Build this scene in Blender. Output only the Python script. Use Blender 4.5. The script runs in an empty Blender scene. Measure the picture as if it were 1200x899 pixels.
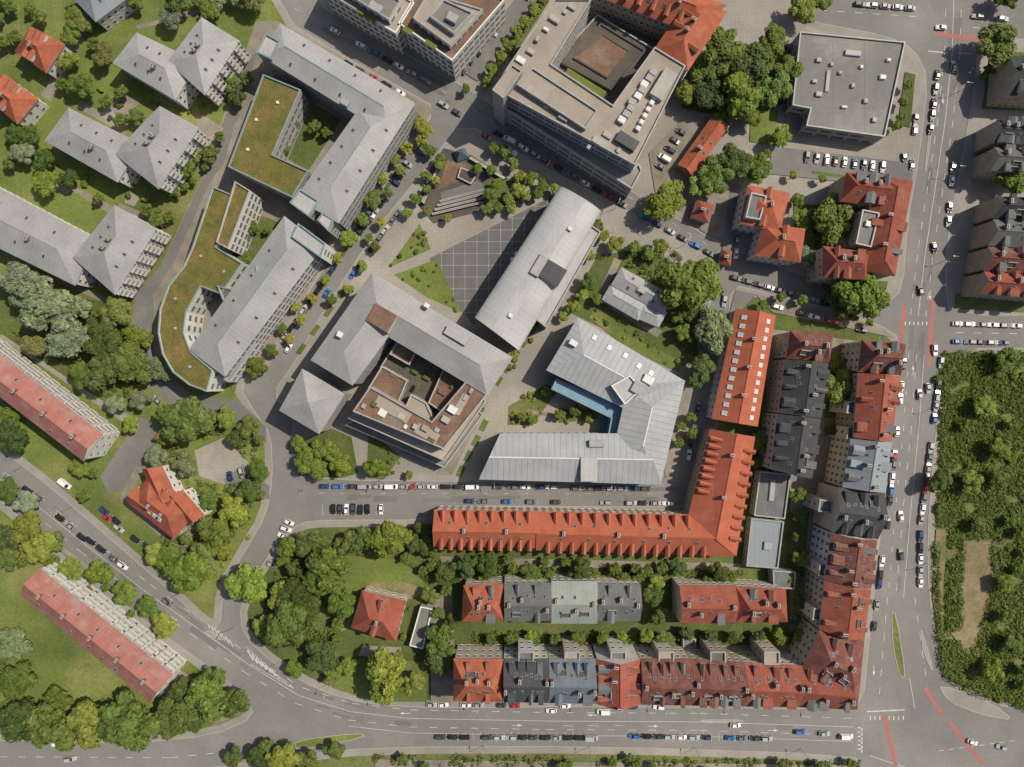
import bpy, math, random
import numpy as np
from mathutils import Vector, Matrix
random.seed(7)
S=0.333; H=265.0
SC=bpy.context.scene; COL=SC.collection
def P(px,py,h=0.0):
    k=S*(H-h)/H
    return ((px-600)*k,(449.5-py)*k)
# ------------------------------------------------------------ materials
def nt(name):
    m=bpy.data.materials.new(name); m.use_nodes=True
    t=m.node_tree; b=t.nodes['Principled BSDF']; return m,t,b
def lk(t,a,b): t.links.new(a,b)
def mixc(t,f,a,b,mode='MIX'):
    n=t.nodes.new('ShaderNodeMix'); n.data_type='RGBA'; n.blend_type=mode
    for s,v in ((n.inputs[0],f),(n.inputs[6],a),(n.inputs[7],b)):
        if hasattr(v,'links'): lk(t,v,s)
        elif isinstance(v,(int,float)): s.default_value=v
        else: s.default_value=(*v,1) if len(v)==3 else v
    return n.outputs[2]
def math_(t,op,a,b=0.0,c=None):
    n=t.nodes.new('ShaderNodeMath'); n.operation=op
    for i,v in enumerate((a,b,c)):
        if v is None: continue
        if hasattr(v,'links'): lk(t,v,n.inputs[i])
        else: n.inputs[i].default_value=v
    return n.outputs[0]
def noise(t,vec,scale,detail=4,rough=0.55):
    n=t.nodes.new('ShaderNodeTexNoise'); n.inputs['Scale'].default_value=scale
    n.inputs['Detail'].default_value=detail; n.inputs['Roughness'].default_value=rough
    if vec is not None: lk(t,vec,n.inputs['Vector'])
    return n.outputs['Fac']
def ramp(t,f,a,b):
    n=t.nodes.new('ShaderNodeMapRange'); n.inputs['From Min'].default_value=a; n.inputs['From Max'].default_value=b
    lk(t,f,n.inputs['Value']); return n.outputs['Result']
def M(name,c1,c2,scale=0.15,fine=2.0,finev=0.25,rough=0.85,uv=False,stretch=None,seam=None,seamw=0.12,seamd=0.7,
      row=None,metal=0.0,c3=None,spec=0.3,bump=0.0,big=0.0):
    m,t,b=nt(name)
    tc=t.nodes.new('ShaderNodeTexCoord'); vec=tc.outputs['UV' if uv else 'Object']
    base=vec
    if stretch:
        mp=t.nodes.new('ShaderNodeMapping'); mp.inputs['Scale'].default_value=stretch; lk(t,vec,mp.inputs['Vector']); vec=mp.outputs[0]
    f=ramp(t,noise(t,vec,scale,6,0.6),0.35,0.65)
    col=mixc(t,f,c1,c2)
    if c3 is not None:
        f3=ramp(t,noise(t,base,scale*0.37+0.01,5,0.65),0.5,0.68)
        col=mixc(t,f3,col,c3)
    g=noise(t,vec,fine,5,0.7)
    g2=ramp(t,g,0.25,0.75)
    lo=1-finev; hi=1+finev
    v=math_(t,'MULTIPLY_ADD',g2,hi-lo,lo)
    if big:
        q=ramp(t,noise(t,base,.018,5,.6),.35,.65); v=math_(t,'MULTIPLY',v,math_(t,'MULTIPLY_ADD',q,2*big,1-big))
    if uv:
        o=t.nodes.new('ShaderNodeObjectInfo'); v=math_(t,'MULTIPLY',v,math_(t,'MULTIPLY_ADD',o.outputs['Random'],.22,.89))
        q=ramp(t,noise(t,base,.12,6,.7),.3,.7); v=math_(t,'MULTIPLY',v,math_(t,'MULTIPLY_ADD',q,.2,.9))
    if seam or row:
        sp=t.nodes.new('ShaderNodeSeparateXYZ'); lk(t,base,sp.inputs[0])
        for per,ax in ((seam,0),(row,1)):
            if not per: continue
            q=math_(t,'FRACT',math_(t,'DIVIDE',sp.outputs[ax],per))
            s=math_(t,'LESS_THAN',q,seamw)
            v=math_(t,'MULTIPLY',v,math_(t,'MULTIPLY_ADD',s,seamd-1.0,1.0))
    cc=t.nodes.new('ShaderNodeCombineXYZ')
    for i in range(3): lk(t,v,cc.inputs[i])
    col=mixc(t,1.0,col,cc.outputs[0],'MULTIPLY')
    lk(t,col,b.inputs['Base Color'])
    b.inputs['Roughness'].default_value=rough; b.inputs['Metallic'].default_value=metal
    b.inputs['Specular IOR Level'].default_value=spec
    if bump:
        bn=t.nodes.new('ShaderNodeBump'); bn.inputs['Strength'].default_value=bump; bn.inputs['Distance'].default_value=0.1
        lk(t,g,bn.inputs['Height']); lk(t,bn.outputs[0],b.inputs['Normal'])
    return m
def tile(name,c,dark=0.62,var=0.22,light=1.0):
    c=tuple(c); d=(c[0]*dark,c[1]*dark*1.05,c[2]*dark*1.1); e=(c[0]*(1-.08*light),c[1]*(1+.4*light)+.01*light,c[2]*(1+.5*light)+.014*light)
    return M(name,c,d,0.45,5.0,var,0.85,uv=True,stretch=(1.0,0.3,1),seam=1.1,seamw=0.15,seamd=0.9,row=1.3,c3=e,spec=.15)
RED=tile('clay_tile_orange',(.315,.092,.05),.72,.18,.6); RED2=tile('clay_tile_red',(.26,.075,.048),.7,.2,.6); RED3=tile('clay_tile_weathered',(.185,.07,.053),0.55,0.28)
REDE=tile('clay_tile_even',(.335,.095,.052),.82,.12,.3)
SALM=tile('clay_tile_salmon',(.29,.12,.095),0.8,0.12)
DARK=tile('slate_dark',(.062,.061,.062),0.7,0.2,.3); SLATE=tile('slate_grey',(.135,.132,.127),0.75,0.18,.3); BLUE=tile('slate_blue',(.12,.14,.16),0.8,.18,.2)
BLUES=M('blue_grey_sheet',(.195,.22,.24),(.16,.18,.20),.12,2,.1,.6,uv=True,seam=1.8,seamd=.84)
GREENM=M('patinated_sheet_roof',(.22,.25,.21),(.18,.20,.18),0.2,2,.12,0.5,uv=True,seam=1.4,seamd=.82)
METAL=M('standing_seam_zinc',(.262,.258,.252),(.22,.217,.213),0.08,1.2,.08,.55,uv=True,seam=1.6,seamw=.1,seamd=.84,c3=(.285,.28,.273))
METAL2=M('ribbed_zinc_sheet',(.265,.27,.275),(.222,.23,.236),0.08,1.2,.08,.55,uv=True,seam=2.2,seamw=.12,seamd=.72)
METALW=M('pale_metal_roof',(.325,.322,.315),(.28,.277,.272),0.1,1.5,.07,.5,uv=True,seam=2.0,seamw=.08,seamd=.85)
SEDUM=M('sedum_roof',(.125,.108,.026),(.08,.08,.02),0.22,1.4,.4,.95,c3=(.16,.105,.04))
GRAVEL=M('gravel_roof',(.29,.25,.205),(.23,.20,.165),0.12,3,.18,.95,c3=(.32,.285,.24),big=.1)
BITU=M('bitumen_roof',(.175,.17,.155),(.135,.132,.12),0.1,2,.18,.9,c3=(.215,.207,.187),row=6,seam=12,seamw=.02,seamd=.8,big=.12)
BITD=M('dark_bitumen_roof',(.085,.073,.062),(.062,.055,.048),0.15,2,.2,.9,c3=(.11,.093,.075),row=4,seam=4,seamw=.03,seamd=.7)
BROWN=M('rusty_paving',(.175,.10,.065),(.115,.074,.053),0.25,3,.28,.9,c3=(.19,.15,.11),seam=3,row=3,seamw=.05,seamd=.75)
PLW=M('white_plaster',(.58,.56,.51),(.48,.46,.42),.3,2,.08,.9); PLC=M('cream_plaster',(.48,.42,.32),(.40,.35,.27),.3,2,.1,.9)
PLG=M('grey_plaster',(.34,.32,.29),(.28,.265,.24),.3,2,.1,.9); STONE=M('stone_cladding',(.33,.315,.285),(.27,.26,.235),.3,2,.1,.8)
SANDS=M('sandstone',(.35,.285,.20),(.28,.225,.165),.3,2,.12,.9)
TEAL=M('teal_trim',(.17,.25,.24),(.13,.20,.20),.3,2,.05,.5); WHT=M('white_paint',(.58,.57,.54),(.48,.475,.455),.5,3,.08,.6)
GREY=M('grey_paint',(.30,.29,.28),(.235,.23,.225),.5,3,.08,.5); DKG=M('dark_steel',(.06,.06,.065),(.045,.045,.05),.5,3,.1,.4)
BRICK=M('chimney_brick',(.25,.13,.09),(.18,.1,.075),1,6,.2,.9)
ASPH=M('asphalt',(.178,.170,.160),(.150,.144,.136),0.035,0.9,.10,.95,c3=(.202,.192,.18),spec=.15,big=.12)
ASPH2=M('asphalt_side_street',(.150,.144,.136),(.124,.119,.113),0.05,0.9,.12,.95,c3=(.178,.17,.16),spec=.15,big=.12)
PAVE=M('concrete_paving',(.252,.230,.198),(.20,.183,.158),0.08,1.6,.15,.92,c3=(.29,.262,.223),seam=1.5,row=1.5,seamw=.08,seamd=.88,big=.15)
SIDE=M('pavement_slabs',(.25,.231,.205),(.207,.192,.17),0.1,1.6,.15,.92,seam=1.0,seamw=.1,seamd=.9,big=.15)
COBB=M('cobble_yard',(.212,.185,.15),(.158,.138,.112),0.2,2.5,.22,.95,c3=(.25,.214,.17),big=.18)
KERB=M('granite_kerb',(.32,.30,.275),(.26,.248,.23),.5,3,.1,.85)
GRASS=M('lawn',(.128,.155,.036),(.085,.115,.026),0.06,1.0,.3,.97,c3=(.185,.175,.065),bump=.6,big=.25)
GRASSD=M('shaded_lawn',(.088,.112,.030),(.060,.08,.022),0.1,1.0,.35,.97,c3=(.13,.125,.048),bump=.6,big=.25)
WILD=M('rough_meadow',(.10,.128,.032),(.145,.14,.055),0.07,0.8,.38,.98,c3=(.072,.095,.026),bump=.8,big=.2)
DIRT=M('bare_soil',(.225,.175,.105),(.165,.138,.068),0.16,1.0,.3,.98,c3=(.11,.12,.042),bump=.5,big=.2)
PLZ=M('dark_plaza_paving',(.115,.112,.108),(.098,.096,.092),.2,2,.1,.85,seam=4.6,row=4.6,seamw=.045,seamd=2.1)
PAINT=M('road_paint_white',(.50,.50,.48),(.36,.36,.35),.6,2,.22,.7); REDL=M('red_cycle_lane',(.34,.12,.105),(.28,.105,.095),.2,2,.15,.85)
BARK=M('bark',(.10,.075,.05),(.06,.045,.03),1,5,.3,.95); TYRE=M('tyre_rubber',(.02,.02,.02),(.03,.03,.03),1,3,.1,.8)
SOLAR=M('solar_panel',(.03,.035,.05),(.04,.045,.06),.5,3,.1,.3,uv=True,seam=1.0,seamw=.08,seamd=2.5,row=1.6)
COURT=M('blue_court_paving',(.16,.26,.33),(.13,.22,.29),.2,2,.1,.8)
def glassm(name,c,r=.12):
    m,t,b=nt(name); tc=t.nodes.new('ShaderNodeTexCoord')
    f=noise(t,tc.outputs['Object'],.8,2); lk(t,mixc(t,f,c,tuple(x*1.8 for x in c)),b.inputs['Base Color'])
    b.inputs['Roughness'].default_value=r; b.inputs['Specular IOR Level'].default_value=.6; return m
GL=glassm('window_glass',(.03,.033,.036)); GLB=glassm('blue_glass',(.06,.085,.10)); GLC=glassm('car_glass',(.012,.014,.017),.08)
GLW=glassm('pale_skylight',(.30,.33,.35),.25); LAMP=glassm('lamp_lens',(.5,.45,.4)); TAIL=glassm('tail_lens',(.3,.01,.01))
def paintm():
    m,t,b=nt('car_paint'); o=t.nodes.new('ShaderNodeObjectInfo'); tc=t.nodes.new('ShaderNodeTexCoord')
    f=noise(t,tc.outputs['Object'],3,3); c=mixc(t,math_(t,'MULTIPLY',f,.12),o.outputs['Color'],(.1,.09,.08)); lk(t,c,b.inputs['Base Color'])
    b.inputs['Roughness'].default_value=.3; b.inputs['Coat Weight'].default_value=.5; b.inputs['Coat Roughness'].default_value=.1; return m
CARP=paintm()
def leafm():
    m,t,b=nt('foliage'); o=t.nodes.new('ShaderNodeObjectInfo'); tc=t.nodes.new('ShaderNodeTexCoord')
    f=ramp(t,noise(t,tc.outputs['Object'],2.2,5,.7),.3,.7)
    geo=t.nodes.new('ShaderNodeNewGeometry')
    c=mixc(t,f,(.76,.8,.8),(1.3,1.22,1.05))
    c=mixc(t,1.0,o.outputs['Color'],c,'MULTIPLY')
    rr=math_(t,'MULTIPLY_ADD',geo.outputs['Random Per Island'],.6,.72)
    cc=t.nodes.new('ShaderNodeCombineXYZ')
    for i in range(3): lk(t,rr,cc.inputs[i])
    c=mixc(t,1.0,c,cc.outputs[0],'MULTIPLY')
    lk(t,c,b.inputs['Base Color']); b.inputs['Roughness'].default_value=.6; b.inputs['Specular IOR Level'].default_value=.2
    tr=t.nodes.new('ShaderNodeBsdfTranslucent'); lk(t,mixc(t,.35,c,(.21,.25,.03)),tr.inputs[0])
    ms=t.nodes.new('ShaderNodeMixShader'); ms.inputs[0].default_value=.28
    lk(t,b.outputs[0],ms.inputs[1]); lk(t,tr.outputs[0],ms.inputs[2]); lk(t,ms.outputs[0],t.nodes['Material Output'].inputs[0])
    return m
LEAF=leafm()
# ------------------------------------------------------------ mesh builder
def area(p): return 0.5*sum(p[i][0]*p[(i+1)%len(p)][1]-p[(i+1)%len(p)][0]*p[i][1] for i in range(len(p)))
def ccw(p): p=list(p); return p if area(p)>0 else p[::-1]
def inset(poly,d):
    n=len(poly); out=[]; ds=d if isinstance(d,(list,tuple)) else [d]*n
    for i in range(n):
        a,b,c=Vector(poly[i-1]),Vector(poly[i]),Vector(poly[(i+1)%n])
        e1=(b-a).normalized(); e2=(c-b).normalized()
        n1=Vector((-e1.y,e1.x)); n2=Vector((-e2.y,e2.x))
        d1=ds[i-1]; d2=ds[i]
        den=e1.x*e2.y-e1.y*e2.x
        if abs(den)<0.08:
            q=b+n1*d1
        else:
            p1=b+n1*d1; p2=b+n2*d2; w=p2-p1
            s=(w.x*e2.y-w.y*e2.x)/den
            s=max(-4*abs(d1)-.5,min(4*abs(d1)+.5,s)); q=p1+e1*s
        out.append((q.x,q.y))
    return out
def inside(p,poly):
    x,y=p; r=False; n=len(poly); j=n-1
    for i in range(n):
        xi,yi=poly[i][0],poly[i][1]; xj,yj=poly[j][0],poly[j][1]
        if (yi>y)!=(yj>y) and x<(xj-xi)*(y-yi)/(yj-yi)+xi: r=not r
        j=i
    return r
class MB:
    def __init__(s): s.v=[];s.f=[];s.m=[];s.mats=[]
    def mi(s,m):
        if m not in s.mats: s.mats.append(m)
        return s.mats.index(m)
    def face(s,pts,m):
        k=len(s.v); s.v+= [tuple(p) for p in pts]; s.f.append(list(range(k,k+len(pts)))); s.m.append(s.mi(m))
    def prism(s,poly,z0,z1,ms,mt=None):
        poly=ccw(poly); n=len(poly)
        for i in range(n):
            a=poly[i];b=poly[(i+1)%n]
            s.face([(a[0],a[1],z0),(b[0],b[1],z0),(b[0],b[1],z1),(a[0],a[1],z1)],ms)
        if mt: s.face([(p[0],p[1],z1) for p in poly],mt)
    def ring(s,po,pi,z,m,down=False):
        n=len(po)
        for i in range(n):
            j=(i+1)%n
            q=[(*po[i],z),(*po[j],z),(*pi[j],z),(*pi[i],z)]
            s.face(q[::-1] if down else q,m)
    def box(s,x0,x1,y0,y1,z0,z1,m,mt=None,bottom=False):
        s.prism([(x0,y0),(x1,y0),(x1,y1),(x0,y1)],z0,z1,m,mt or m)
        if bottom: s.face([(x0,y0,z0),(x0,y1,z0),(x1,y1,z0),(x1,y0,z0)],m)
    def mesh(s,name,origin=(0,0,0),uv=True):
        me=bpy.data.meshes.new(name)
        o=origin
        me.from_pydata([(x-o[0],y-o[1],z-o[2]) for x,y,z in s.v],[],s.f)
        for m in s.mats: me.materials.append(m)
        me.polygons.foreach_set('material_index',s.m)
        if uv:
            ul=me.uv_layers.new(name='UVMap').data
            for p in me.polygons:
                n=p.normal
                if abs(n.z)>.995: u=Vector((1,0,0)); w=Vector((0,1,0))
                else:
                    u=Vector((0,0,1)).cross(n).normalized(); w=n.cross(u)
                for li in p.loop_indices:
                    c=me.vertices[me.loops[li].vertex_index].co
                    ul[li].uv=(c.dot(u)+500,c.dot(w)+500)
        me.update(); return me
def obj(name,data,parent=None,loc=(0,0,0),rot=None,scale=None):
    o=bpy.data.objects.new(name,data); COL.objects.link(o)
    o.location=loc
    if rot is not None: o.rotation_euler=rot
    if scale is not None: o.scale=scale
    if parent: o.parent=parent
    return o
# ------------------------------------------------------------ shared part meshes
def window_mesh(w,h,fr,gl,mull=0,name='window'):
    b=MB(); t=.1
    for (x0,x1,z0,z1) in ((-w/2,w/2,0,t),(-w/2,w/2,h-t,h),(-w/2,-w/2+t,t,h-t),(w/2-t,w/2,t,h-t)): b.box(x0,x1,-.06,.0,z0,z1,fr)
    for k in range(mull):
        x=-w/2+w*(k+1)/(mull+1); b.box(x-.04,x+.04,-.05,0,t,h-t,fr)
    b.face([(-w/2+t,-.03,t),(w/2-t,-.03,t),(w/2-t,-.03,h-t),(-w/2+t,-.03,h-t)],gl)
    b.box(-w/2-.1,w/2+.1,-.14,0,-.08,0,fr)
    return b.mesh(name)
WIN={'punched':(window_mesh(1.25,1.7,WHT,GL,1),2.7,3.3),
     'tall':(window_mesh(1.15,2.1,WHT,GL,1),2.4,3.7),
     'office':(window_mesh(2.1,1.9,GREY,GLB,2),2.7,3.4),
     'band':(window_mesh(4.7,2.1,GREY,GLB,3),4.9,3.5)}
def dormer_mesh(rm,wm,w=1.9,hh=1.7,dep=3.2,gable=True):
    b=MB(); x=w/2
    b.face([(-x,-dep/2,0),(x,-dep/2,0),(x,-dep/2,hh),(-x,-dep/2,hh)],wm)
    b.face([(-x+.25,-dep/2-.03,.45),(x-.25,-dep/2-.03,.45),(x-.25,-dep/2-.03,hh-.2),(-x+.25,-dep/2-.03,hh-.2)],GL)
    b.face([(x,-dep/2,0),(x,dep/2,0),(x,dep/2,hh),(x,-dep/2,hh)],wm); b.face([(-x,dep/2,0),(-x,-dep/2,0),(-x,-dep/2,hh),(-x,dep/2,hh)],wm)
    e=.15; y0=-dep/2-.2; y1=dep/2+1
    if gable:
        r=hh+.7
        b.face([(-x-e,y0,hh),(0,y0,r),(0,y1,r),(-x-e,y1,hh)][::-1],rm); b.face([(x+e,y0,hh),(x+e,y1,hh),(0,y1,r),(0,y0,r)],rm)
        b.face([(-x,-dep/2,hh),(x,-dep/2,hh),(0,-dep/2,r-.08)],wm)
    else:
        b.box(-x-e,x+e,y0,y1,hh,hh+.12,rm)
    return b.mesh('dormer')
DM={}
def dormer(rm,wm,gable,w,hh=1.7):
    k=(rm.name,wm.name,gable,w,hh)
    if k not in DM: DM[k]=dormer_mesh(rm,wm,w,hh,3.2,gable)
    return DM[k]
def chim():
    b=MB(); b.box(-.45,.45,-.8,.8,-2.0,1.3,BRICK,BRICK); b.box(-.52,.52,-.87,.87,1.3,1.42,PLG); 
    for y in (-.45,0,.45): b.box(-.13,.13,y-.13,y+.13,1.42,1.75,DKG)
    return b.mesh('chimney')
CHIM=chim()
def skyl():
    b=MB(); b.box(-.5,.5,-.7,.7,-.05,.1,GREY,GREY); b.face([(-.4,-.6,.104),(.4,-.6,.104),(.4,.6,.104),(-.4,.6,.104)],GL); return b.mesh('skylight')
SKY1=skyl()
def skylw():
    b=MB(); b.box(-.85,.85,-.95,.95,-.05,.2,WHT,WHT); b.face([(-.7,-.8,.204),(.7,-.8,.204),(.7,.8,.204),(-.7,.8,.204)],GLW); return b.mesh('skylight')
SKY2=skylw()
def balc():
    b=MB(); b.box(-1.7,1.7,-1.5,0,-.15,0,PLW,PLG,True)
    b.box(-1.7,1.7,-1.5,-1.42,0,1.0,WHT); b.box(-1.7,-1.62,-1.42,0,0,1.0,WHT); b.box(1.62,1.7,-1.42,0,0,1.0,WHT)
    return b.mesh('balcony')
BALC=balc()
def solarm():
    b=MB(); b.box(-1.0,1.0,-.8,.8,.0,.12,SOLAR,SOLAR); return b.mesh('solar_panel')
SOLM=solarm()
def loggia():
    b=MB(); b.face([(-1.5,-1.0,.11),(1.5,-1.0,.11),(1.5,1.0,.11),(-1.5,1.0,.11)],BITD); 
    for x0,x1,y0,y1 in ((-1.6,1.6,-1.1,-1.0),(-1.6,1.6,1.0,1.1),(-1.6,-1.5,-1,1),(1.5,1.6,-1,1)): b.box(x0,x1,y0,y1,-.05,.5,GREY)
    return b.mesh('roof_terrace')
LOG=loggia()
BPOLY=[]
class B:
    def __init__(s,name,label,cat,wall=PLC,style='punched',group=None,trim=GREY):
        s.name,s.label,s.cat,s.wall,s.style,s.group,s.trim=name,label,cat,wall,style,group,trim
        s.W=MB(); s.R=MB(); s.edges=[]; s.foot=[]; s.sub=[]; s.bars=[]; s.balc=[]
    def bar(s,q,h,rise,kind='hip',mat=RED,hf=1.0,ends=.03,oh=.5,wall=None):
        w=ccw([P(x,y,h) for x,y in q]); BPOLY.append(q)
        if (Vector(w[1])-Vector(w[0])).length+(Vector(w[3])-Vector(w[2])).length < (Vector(w[2])-Vector(w[1])).length+(Vector(w[0])-Vector(w[3])).length:
            w=w[1:]+w[:1]
        p=[Vector((*c,h)) for c in w]
        A=(p[3]+p[0])/2; Bb=(p[1]+p[2])/2; d=(Bb-A); L=d.length; d.normalize()
        wd=((p[3]-p[0]).length+(p[1]-p[2]).length)/4
        ins=min(wd*hf,L/2-.05) if kind=='hip' else 0
        A2=A+d*ins; B2=Bb-d*ins; A2.z=B2.z=h+rise
        wm=wall or s.wall
        s.R.face([p[0],p[1],B2,A2],mat); s.R.face([p[2],p[3],A2,B2],mat)
        if kind=='hip': s.R.face([p[1],p[2],B2],mat); s.R.face([p[3],p[0],A2],mat)
        else: s.W.face([p[1],p[2],B2],wm); s.W.face([p[3],p[0],A2],wm)
        fp=inset(w,[oh,ends,oh,ends] if kind=='gable' else oh)
        for i in range(4):
            a=w[i];b=w[(i+1)%4]
            s.R.face([(*a,h-.3),(*b,h-.3),(*b,h),(*a,h)],s.trim)
        s.R.ring(w,fp,h-.3,s.trim,True)
        if (B2-A2).length>.3:
            n=Vector((-d.y,d.x,0))*.22; rc=s.trim if mat in(METAL,METAL2) else mat
            s.R.face([A2-n+Vector((0,0,.02)),B2-n+Vector((0,0,.02)),B2+Vector((0,0,.12)),A2+Vector((0,0,.12))],rc)
            s.R.face([A2+Vector((0,0,.12)),B2+Vector((0,0,.12)),B2+n+Vector((0,0,.02)),A2+n+Vector((0,0,.02))],rc)
        s.W.prism(fp,0,h-.3,wm)
        s.foot.append((fp,h)); idx=len(s.foot)-1
        for i in range(4): 
            if kind=='gable' and i in (1,3) and ends<.2: continue
            s.edges.append((fp[i],fp[(i+1)%4],0,h-.3,idx))
        bar=dict(p=p,A=A2,B=B2,h=h,rise=rise,d=d,mat=mat); s.bars.append(bar); return bar
    def flat(s,poly,h,mat=GRAVEL,z0=0,par=.7,wall=None,cop=None,win=True):
        w=ccw([P(x,y,h) for x,y in poly]); BPOLY.append(poly)
        pi=inset(w,.4); wm=wall or s.wall
        s.W.prism(w,z0,h+par-.1,wm); co=inset(w,-.06); ci=inset(w,.44)
        s.R.prism(co,h+par-.1,h+par,cop or s.trim); s.R.ring(co,ci,h+par,cop or s.trim)
        n=len(w)
        for i in range(n):
            a=pi[i];b=pi[(i+1)%n]; s.R.face([(*b,h),(*a,h),(*a,h+par-.1),(*b,h+par-.1)],wm)
        s.R.face([(*c,h) for c in inset(w,.38)],mat)
        s.foot.append((w,h)); idx=len(s.foot)-1
        if win:
            for i in range(n): s.edges.append((w[i],w[(i+1)%n],z0,h,idx))
        return w
    def barrel(s,q,h,rise,mat,n=14):
        w=[Vector((*P(x,y,h),h)) for x,y in q]; BPOLY.append(q)
        for k in range(n):
            a0=math.pi*(k/n); a1=math.pi*((k+1)/n)
            def pt(a,e0,e1): t=.5-.5*math.cos(a); v=e0.lerp(e1,t); v.z=h+rise*math.sin(a); return v
            x0,x1=pt(a0,w[0],w[1]),pt(a1,w[0],w[1]); y0,y1=pt(a0,w[3],w[2]),pt(a1,w[3],w[2])
            f=[x0,x1,y1,y0]; s.R.face(f,mat) if (x1-x0).cross(y0-x0).z>0 else s.R.face(f[::-1],mat)
        for e0,e1,fl in ((w[0],w[1],0),(w[3],w[2],1)):
            pts=[]
            for k in range(n+1):
                a=math.pi*k/n; t=.5-.5*math.cos(a); v=e0.lerp(e1,t); v.z=h+rise*math.sin(a); pts.append(v)
            s.W.face(pts if fl else pts[::-1],s.wall)
        fl=ccw([(v.x,v.y) for v in w]); fp=inset(fl,.9)
        for i in range(4):
            a=fl[i];b=fl[(i+1)%4]; s.R.face([(*a,h-.4),(*b,h-.4),(*b,h),(*a,h)],s.trim)
        s.R.ring(fl,fp,h-.4,s.trim,True); s.W.prism(fp,0,h-.4,s.wall); s.foot.append((fp,h))
        for i in range(4): s.edges.append((fp[i],fp[(i+1)%4],0,h-.4,len(s.foot)-1))
    def slope(s,bar,side):
        p=bar['p'];A,Bv=bar['A'],bar['B']
        if side==0: e0,e1,r0,r1=p[0],p[1],A,Bv
        else: e0,e1,r0,r1=p[2],p[3],Bv,A
        return e0,e1,r0,r1
    def pick(s,bar,dr):
        best=[]
        for sd in (0,1):
            e0,e1,r0,r1=s.slope(bar,sd); o=((e0+e1)-(r0+r1)); best.append(o.x*dr[0]-o.y*dr[1])
        return 0 if best[0]>best[1] else 1
    def on(s,bar,kind,n,t=.35,dr=None,m0=.08,m1=.92,gable=True,w=1.9,wm=None,jit=0.0,rm=None,skip=0.0,mixd=False):
        sides=(0,1) if dr is None else (s.pick(bar,dr),)
        for sd in sides:
            e0,e1,r0,r1=s.slope(bar,sd)
            for k in range(n):
                if random.random()<skip: continue
                u=m0+(m1-m0)*((k+.5)/n)+random.uniform(-jit,jit)
                a=e0.lerp(e1,u); b=r0.lerp(r1,u); 
                pos=a.lerp(b,t+random.uniform(-jit,jit)*2)
                ex=(e1-e0).normalized(); up=(b-a); up=(up-ex*up.dot(ex)).normalized(); nn=ex.cross(up).normalized()
                if nn.z<0: nn=-nn
                ang=math.atan2(ex.y,ex.x)
                if kind=='dormer':
                    gg,ww,h2,rr=gable,w,1.7,rm or bar['mat']
                    if mixd:
                        gg=random.random()<.35; ww=random.choice((1.3,1.6,2.4,3.2)); h2=random.choice((1.3,1.6)); rr=random.choice((bar['mat'],SLATE,bar['mat'],bar['mat']))
                    mt=Matrix.Translation(pos+Vector((0,0,-.2)))@Matrix.Rotation(ang,4,'Z')
                    s.sub.append(('dormer',dormer(rr,wm or s.wall,gg,ww,h2),mt))
                else:
                    R=Matrix((ex,up,nn)).transposed().to_4x4()
                    me={'skylight':SKY1,'skylight2':SKY2,'solar':SOLM,'terrace':LOG}[kind]
                    s.sub.append(({'skylight':'skylight','skylight2':'skylight','solar':'solar_panel','terrace':'roof_terrace'}[kind],me,Matrix.Translation(pos+nn*.08)@R))
    def chimneys(s,bar,us,off=0.0):
        for u in us:
            pos=bar['A'].lerp(bar['B'],u); n=Vector((-bar['d'].y,bar['d'].x,0))
            pos=pos+n*(off if isinstance(off,(int,float)) else random.choice(off)); 
            s.sub.append(('chimney',CHIM,Matrix.Translation(pos-Vector((0,0,.1)))@Matrix.Rotation(math.atan2(bar['d'].y,bar['d'].x),4,'Z')))
    def unit(s,px,py,w,d,hh,h,ang=0,m=GREY,mt=None,name='roof_unit'):
        b=MB(); b.box(-w/2,w/2,-d/2,d/2,0,hh,m,mt or m); b.box(-w/2+.15,w/2-.15,-d/2+.15,d/2-.15,hh,hh+.12,mt or m)
        x,y=P(px,py,h+hh); s.sub.append((name,b.mesh(name),Matrix.Translation((x,y,h+.002))@Matrix.Rotation(math.radians(ang),4,'Z')))
    def done(s):
        c=np.mean([v[:2] for v in s.W.v],axis=0); o=(float(c[0]),float(c[1]),0.0)
        root=obj(s.name,None,loc=o); root.empty_display_size=1
        root['label']=s.label; root['category']=s.cat
        if s.group: root['group']=s.group
        if s.W.f: obj('wall',s.W.mesh('wall',o),root)
        roof=obj('roof',s.R.mesh('roof',o),root)
        T=Matrix.Translation((-o[0],-o[1],0))
        for nm,me,mt in s.sub:
            c=obj(nm,me,roof); c.matrix_basis=T@mt
        if s.style:
            me,sp,fl=WIN[s.style]; pl=[]
            for a,b,z0,z1,idx in s.edges:
                a=Vector(a);b=Vector(b);L=(b-a).length
                if L<sp: continue
                e=(b-a)/L; n=Vector((e.y,-e.x)); mid=(a+b)/2
                if n.dot(-mid)<-6: continue
                nf=max(1,int((z1-z0-.6)/fl)); nc=int((L-.8)/sp)
                ang=math.atan2(e.y,e.x)
                for j in range(nf):
                    for i in range(nc):
                        q=a+e*(L*(i+.5)/nc)
                        z=z0+.9+j*(z1-z0-.4)/nf
                        t=q+n*.6
                        if any(k!=idx and hh>z+1 and inside((t.x,t.y),fp) for k,(fp,hh) in enumerate(s.foot)): continue
                        pl.append((j,i,q.x,q.y,z,ang,n))
            pl.sort(key=lambda r:-r[0])
            for r in pl[:100]:
                obj('window',me,root,(r[2]-o[0]+r[6].x*.004,r[3]-o[1]+r[6].y*.004,r[4]),(0,0,r[5]))
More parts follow.
